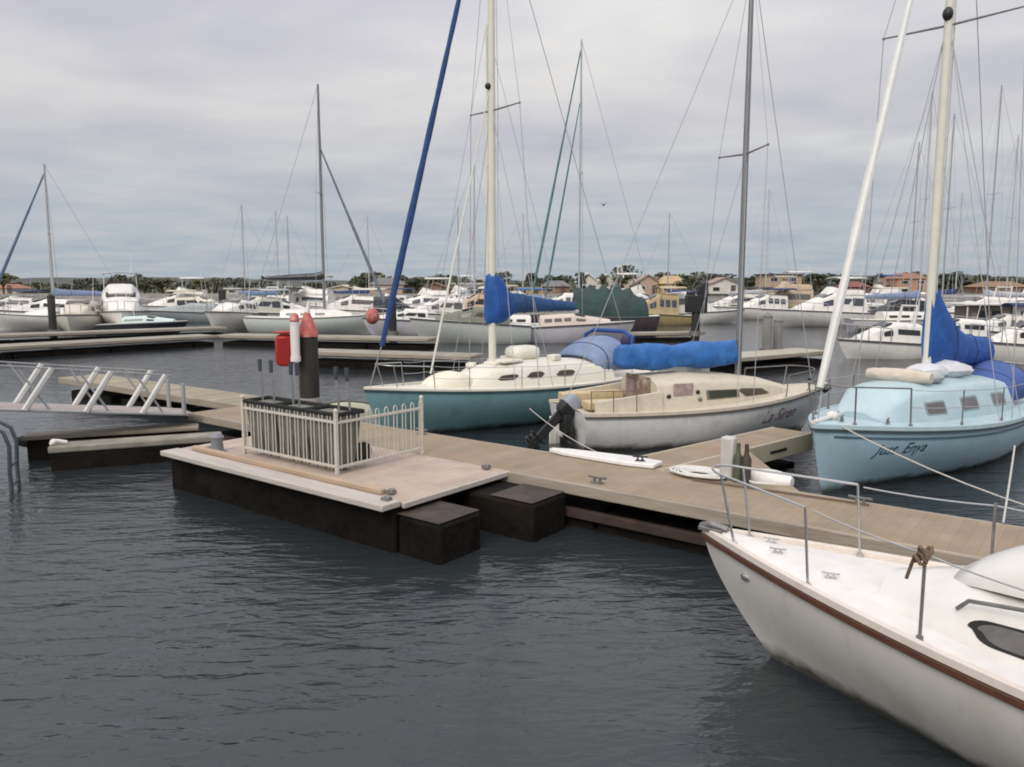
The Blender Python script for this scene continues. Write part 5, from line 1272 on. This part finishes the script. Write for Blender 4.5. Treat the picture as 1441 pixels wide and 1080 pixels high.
def tree(label,px,ytop,Y,wpx,mi,shape='round',base=1.25):
    x=pxX(px,Y,4);zt=zpx(ytop,720,Y);wd=wpx/F*Y*1.35
    o=thing('tree' if shape!='palm' else 'palm_tree',label,'tree',(x,Y,base),rnd.uniform(0,6))
    ht=zt-base
    key=(shape,mi,rnd.randrange(2))
    if key not in tmesh:
        cr_=crown_mesh(hash(key[0])%1*0+sum(map(ord,shape))*7+key[2]*31+mi,shape).build('crown',LM[mi],None,smooth=False);tmesh[key]=cr_.data;c_=cr_
    else:
        c_=bpy.data.objects.new('crown',tmesh[key]);C.objects.link(c_)
    c_.parent=o
    ch=ht*(.66 if shape!='palm' else .3)
    c_.location=(0,0,ht-ch*.52 if shape!='palm' else ht*.86);c_.scale=(wd/2*1.1,wd/2*1.1,ch/2*1.05) if shape!='palm' else (wd/2,wd/2,wd/2.2)
    t=MB();r0=max(.12,wd*.035)
    t.tube([(0,0,-.4),(.05*wd,0,ht*.3),(.02*wd,.02*wd,ht*.62),(0,0,ht*.86)],[r0,r0*.8,r0*.5,r0*.25],7)
    if shape!='palm':
        for k in range(4):
            a=k*1.7+px;t.tube([(.03*wd,.0,ht*(.32+.06*k)),(wd*.16*math.cos(a),wd*.16*math.sin(a),ht*.58),(wd*.3*math.cos(a),wd*.3*math.sin(a),ht*.72)],[r0*.5,r0*.32,r0*.12],5)
    t.build('trunk',bark,o);return o
for a in [('yellowish bushy tree at the far left edge',4,382,150.5+7,34,3),('dark conical tree behind the far left sloop',22,396,170,20,1),
('broad olive tree right of the flybridge cruiser',228,391,158,44,0),('smaller dark tree beside the broad olive tree',204,398,162,22,1),('yellow green tree left of the slim dark pile',284,393,160,24,3),('grey green tree behind the white runabout',330,388,175,26,2),('dark tree above the upright white bow',344,396,165,20,1),
('dark tree left of the dark roofed brown house',512,393,160,16,1),('olive tree between the jib and the brown brick house',606,388,170,36,0),('grey green tree left of the white roofed hall',626,385,178,26,2),('dark narrow tree behind the white roofed hall',650,389,180,20,1),
('dark tree above the ochre walled house',780,386,170,30,1),('dark pointed tree left of the white gables',818,383,154,26,1,'tall'),('olive tall tree before the middle white gable',848,386,153,22,0,'tall'),('olive tree before the rightmost white gable',874,384,153,30,0),
('dark low tree left of the black pile',962,392,156,22,1),('far dark tree mass right of the ochre house',1010,382,190,44,2),('dark tree behind the thick grey mast',1056,388,175,34,1),
('grey green tree right of the two storey tan house',1150,383,172,40,2),('olive grey tree left of the tall white spar',1178,382,168,32,2),('dark tree right of the brick red house',1226,388,165,30,1),('dark bush left of the terracotta house',1244,390,170,24,1),
('dark spreading tree right of the creamy mast',1336,381,158,38,1),('palm tree at the right of the spreading dark tree',1352,386,156,26,2,'palm'),('grey green low trees right of the spreading tree',1372,394,165,40,2),('dark hedge like tree behind the wide brown roofed house',1420,391,172,60,1),('olive shrub left of the brown roofed house',1318,398,158,24,0),
('olive tree left of the beige boathouse',446,396,165,24,0),('dark round tree behind the two brown houses',584,392,168,24,1),('grey green tree right of the beige boathouse',574,389,180,30,2),('yellowish shrub beside the ochre house',706,398,165,26,3),('dark shrub behind the teal boat sail cover',700,394,178,26,1),('olive shrub behind the two storey tan house',1128,388,165,20,0),('pale olive tree far left of the low white shed',306,395,172,20,0),('dark tree far behind the flybridge cruiser',140,398,178,30,2),('dark low tree behind the cream cruiser at left',100,400,172,40,2)]:
    tree(*a)
# ------------------------------------------------------------------ bird in flight
bd_=thing('bird','small dark bird flying above the green tarpaulin','bird',tuple(at(849,289,0,Y=30)),R(60))
b=MB();b.tube([(-.24,0,.0),(-.12,0,.01),(.0,0,0),(.14,0,.02),(.2,0,.03),(.26,0,.02)],[.01,.05,.075,.06,.045,.008],8)
b.build('body',mat('dark_feathers',(.03,.028,.026),.8,.3,8),bd_)
for sd in(1,-1):
    MB().loft([[(.10,0,.03),(-.07,0,.03),(-.07,0,.015),(.10,0,.015)],[(.12,.16*sd,.14),(-.06,.17*sd,.13),(-.06,.17*sd,.12),(.12,.16*sd,.125)],[(.03,.36*sd,.20),(-.07,.36*sd,.19),(-.07,.36*sd,.185),(.03,.36*sd,.19)],[(-.08,.48*sd,.16),(-.10,.48*sd,.16),(-.10,.48*sd,.155),(-.08,.48*sd,.155)]],0,closed=True).build('wing',MATS['dark_feathers'],bd_)
bd_.scale=(.42,.42,.42)

sb=MB();r2=random.Random(5)
def clump(x,y,z0,w_,h_,n):
    for _ in range(n):
        a=r2.uniform(0,6.28);q=r2.random()**.5;zz=r2.random()
        k=(1-zz**2.2*.75)
        c=Vector((x+w_*q*k*math.cos(a),y+w_*.6*q*k*math.sin(a),z0+h_*zz))
        u=Vector((r2.gauss(0,1),r2.gauss(0,1),r2.gauss(0,1))).normalized();v=u.orthogonal().normalized();t=u.cross(v);s_=r2.uniform(.3,.62)
        sb.add([c+v*s_,c+t*s_*.8,c-v*s_,c-t*s_*.8],[(0,1,2,3)],r2.randrange(3))
x=-190.
while x<190:
    y=r2.uniform(172,215);px=720+1100*x/y
    tall=r2.uniform(1.4,4.0)*(1.2 if px>480 else .9)*(1.45 if r2.random()<.14 else 1)
    if r2.random()<.12:x+=2.5;continue
    clump(x,y,1.2,r2.uniform(3,6.5),tall,int(tall*48))
    x+=r2.uniform(1.3,3.4)
tag(sb.build('scrub',[LM[0],LM[1],LM[2]],smooth=False),kind='stuff')
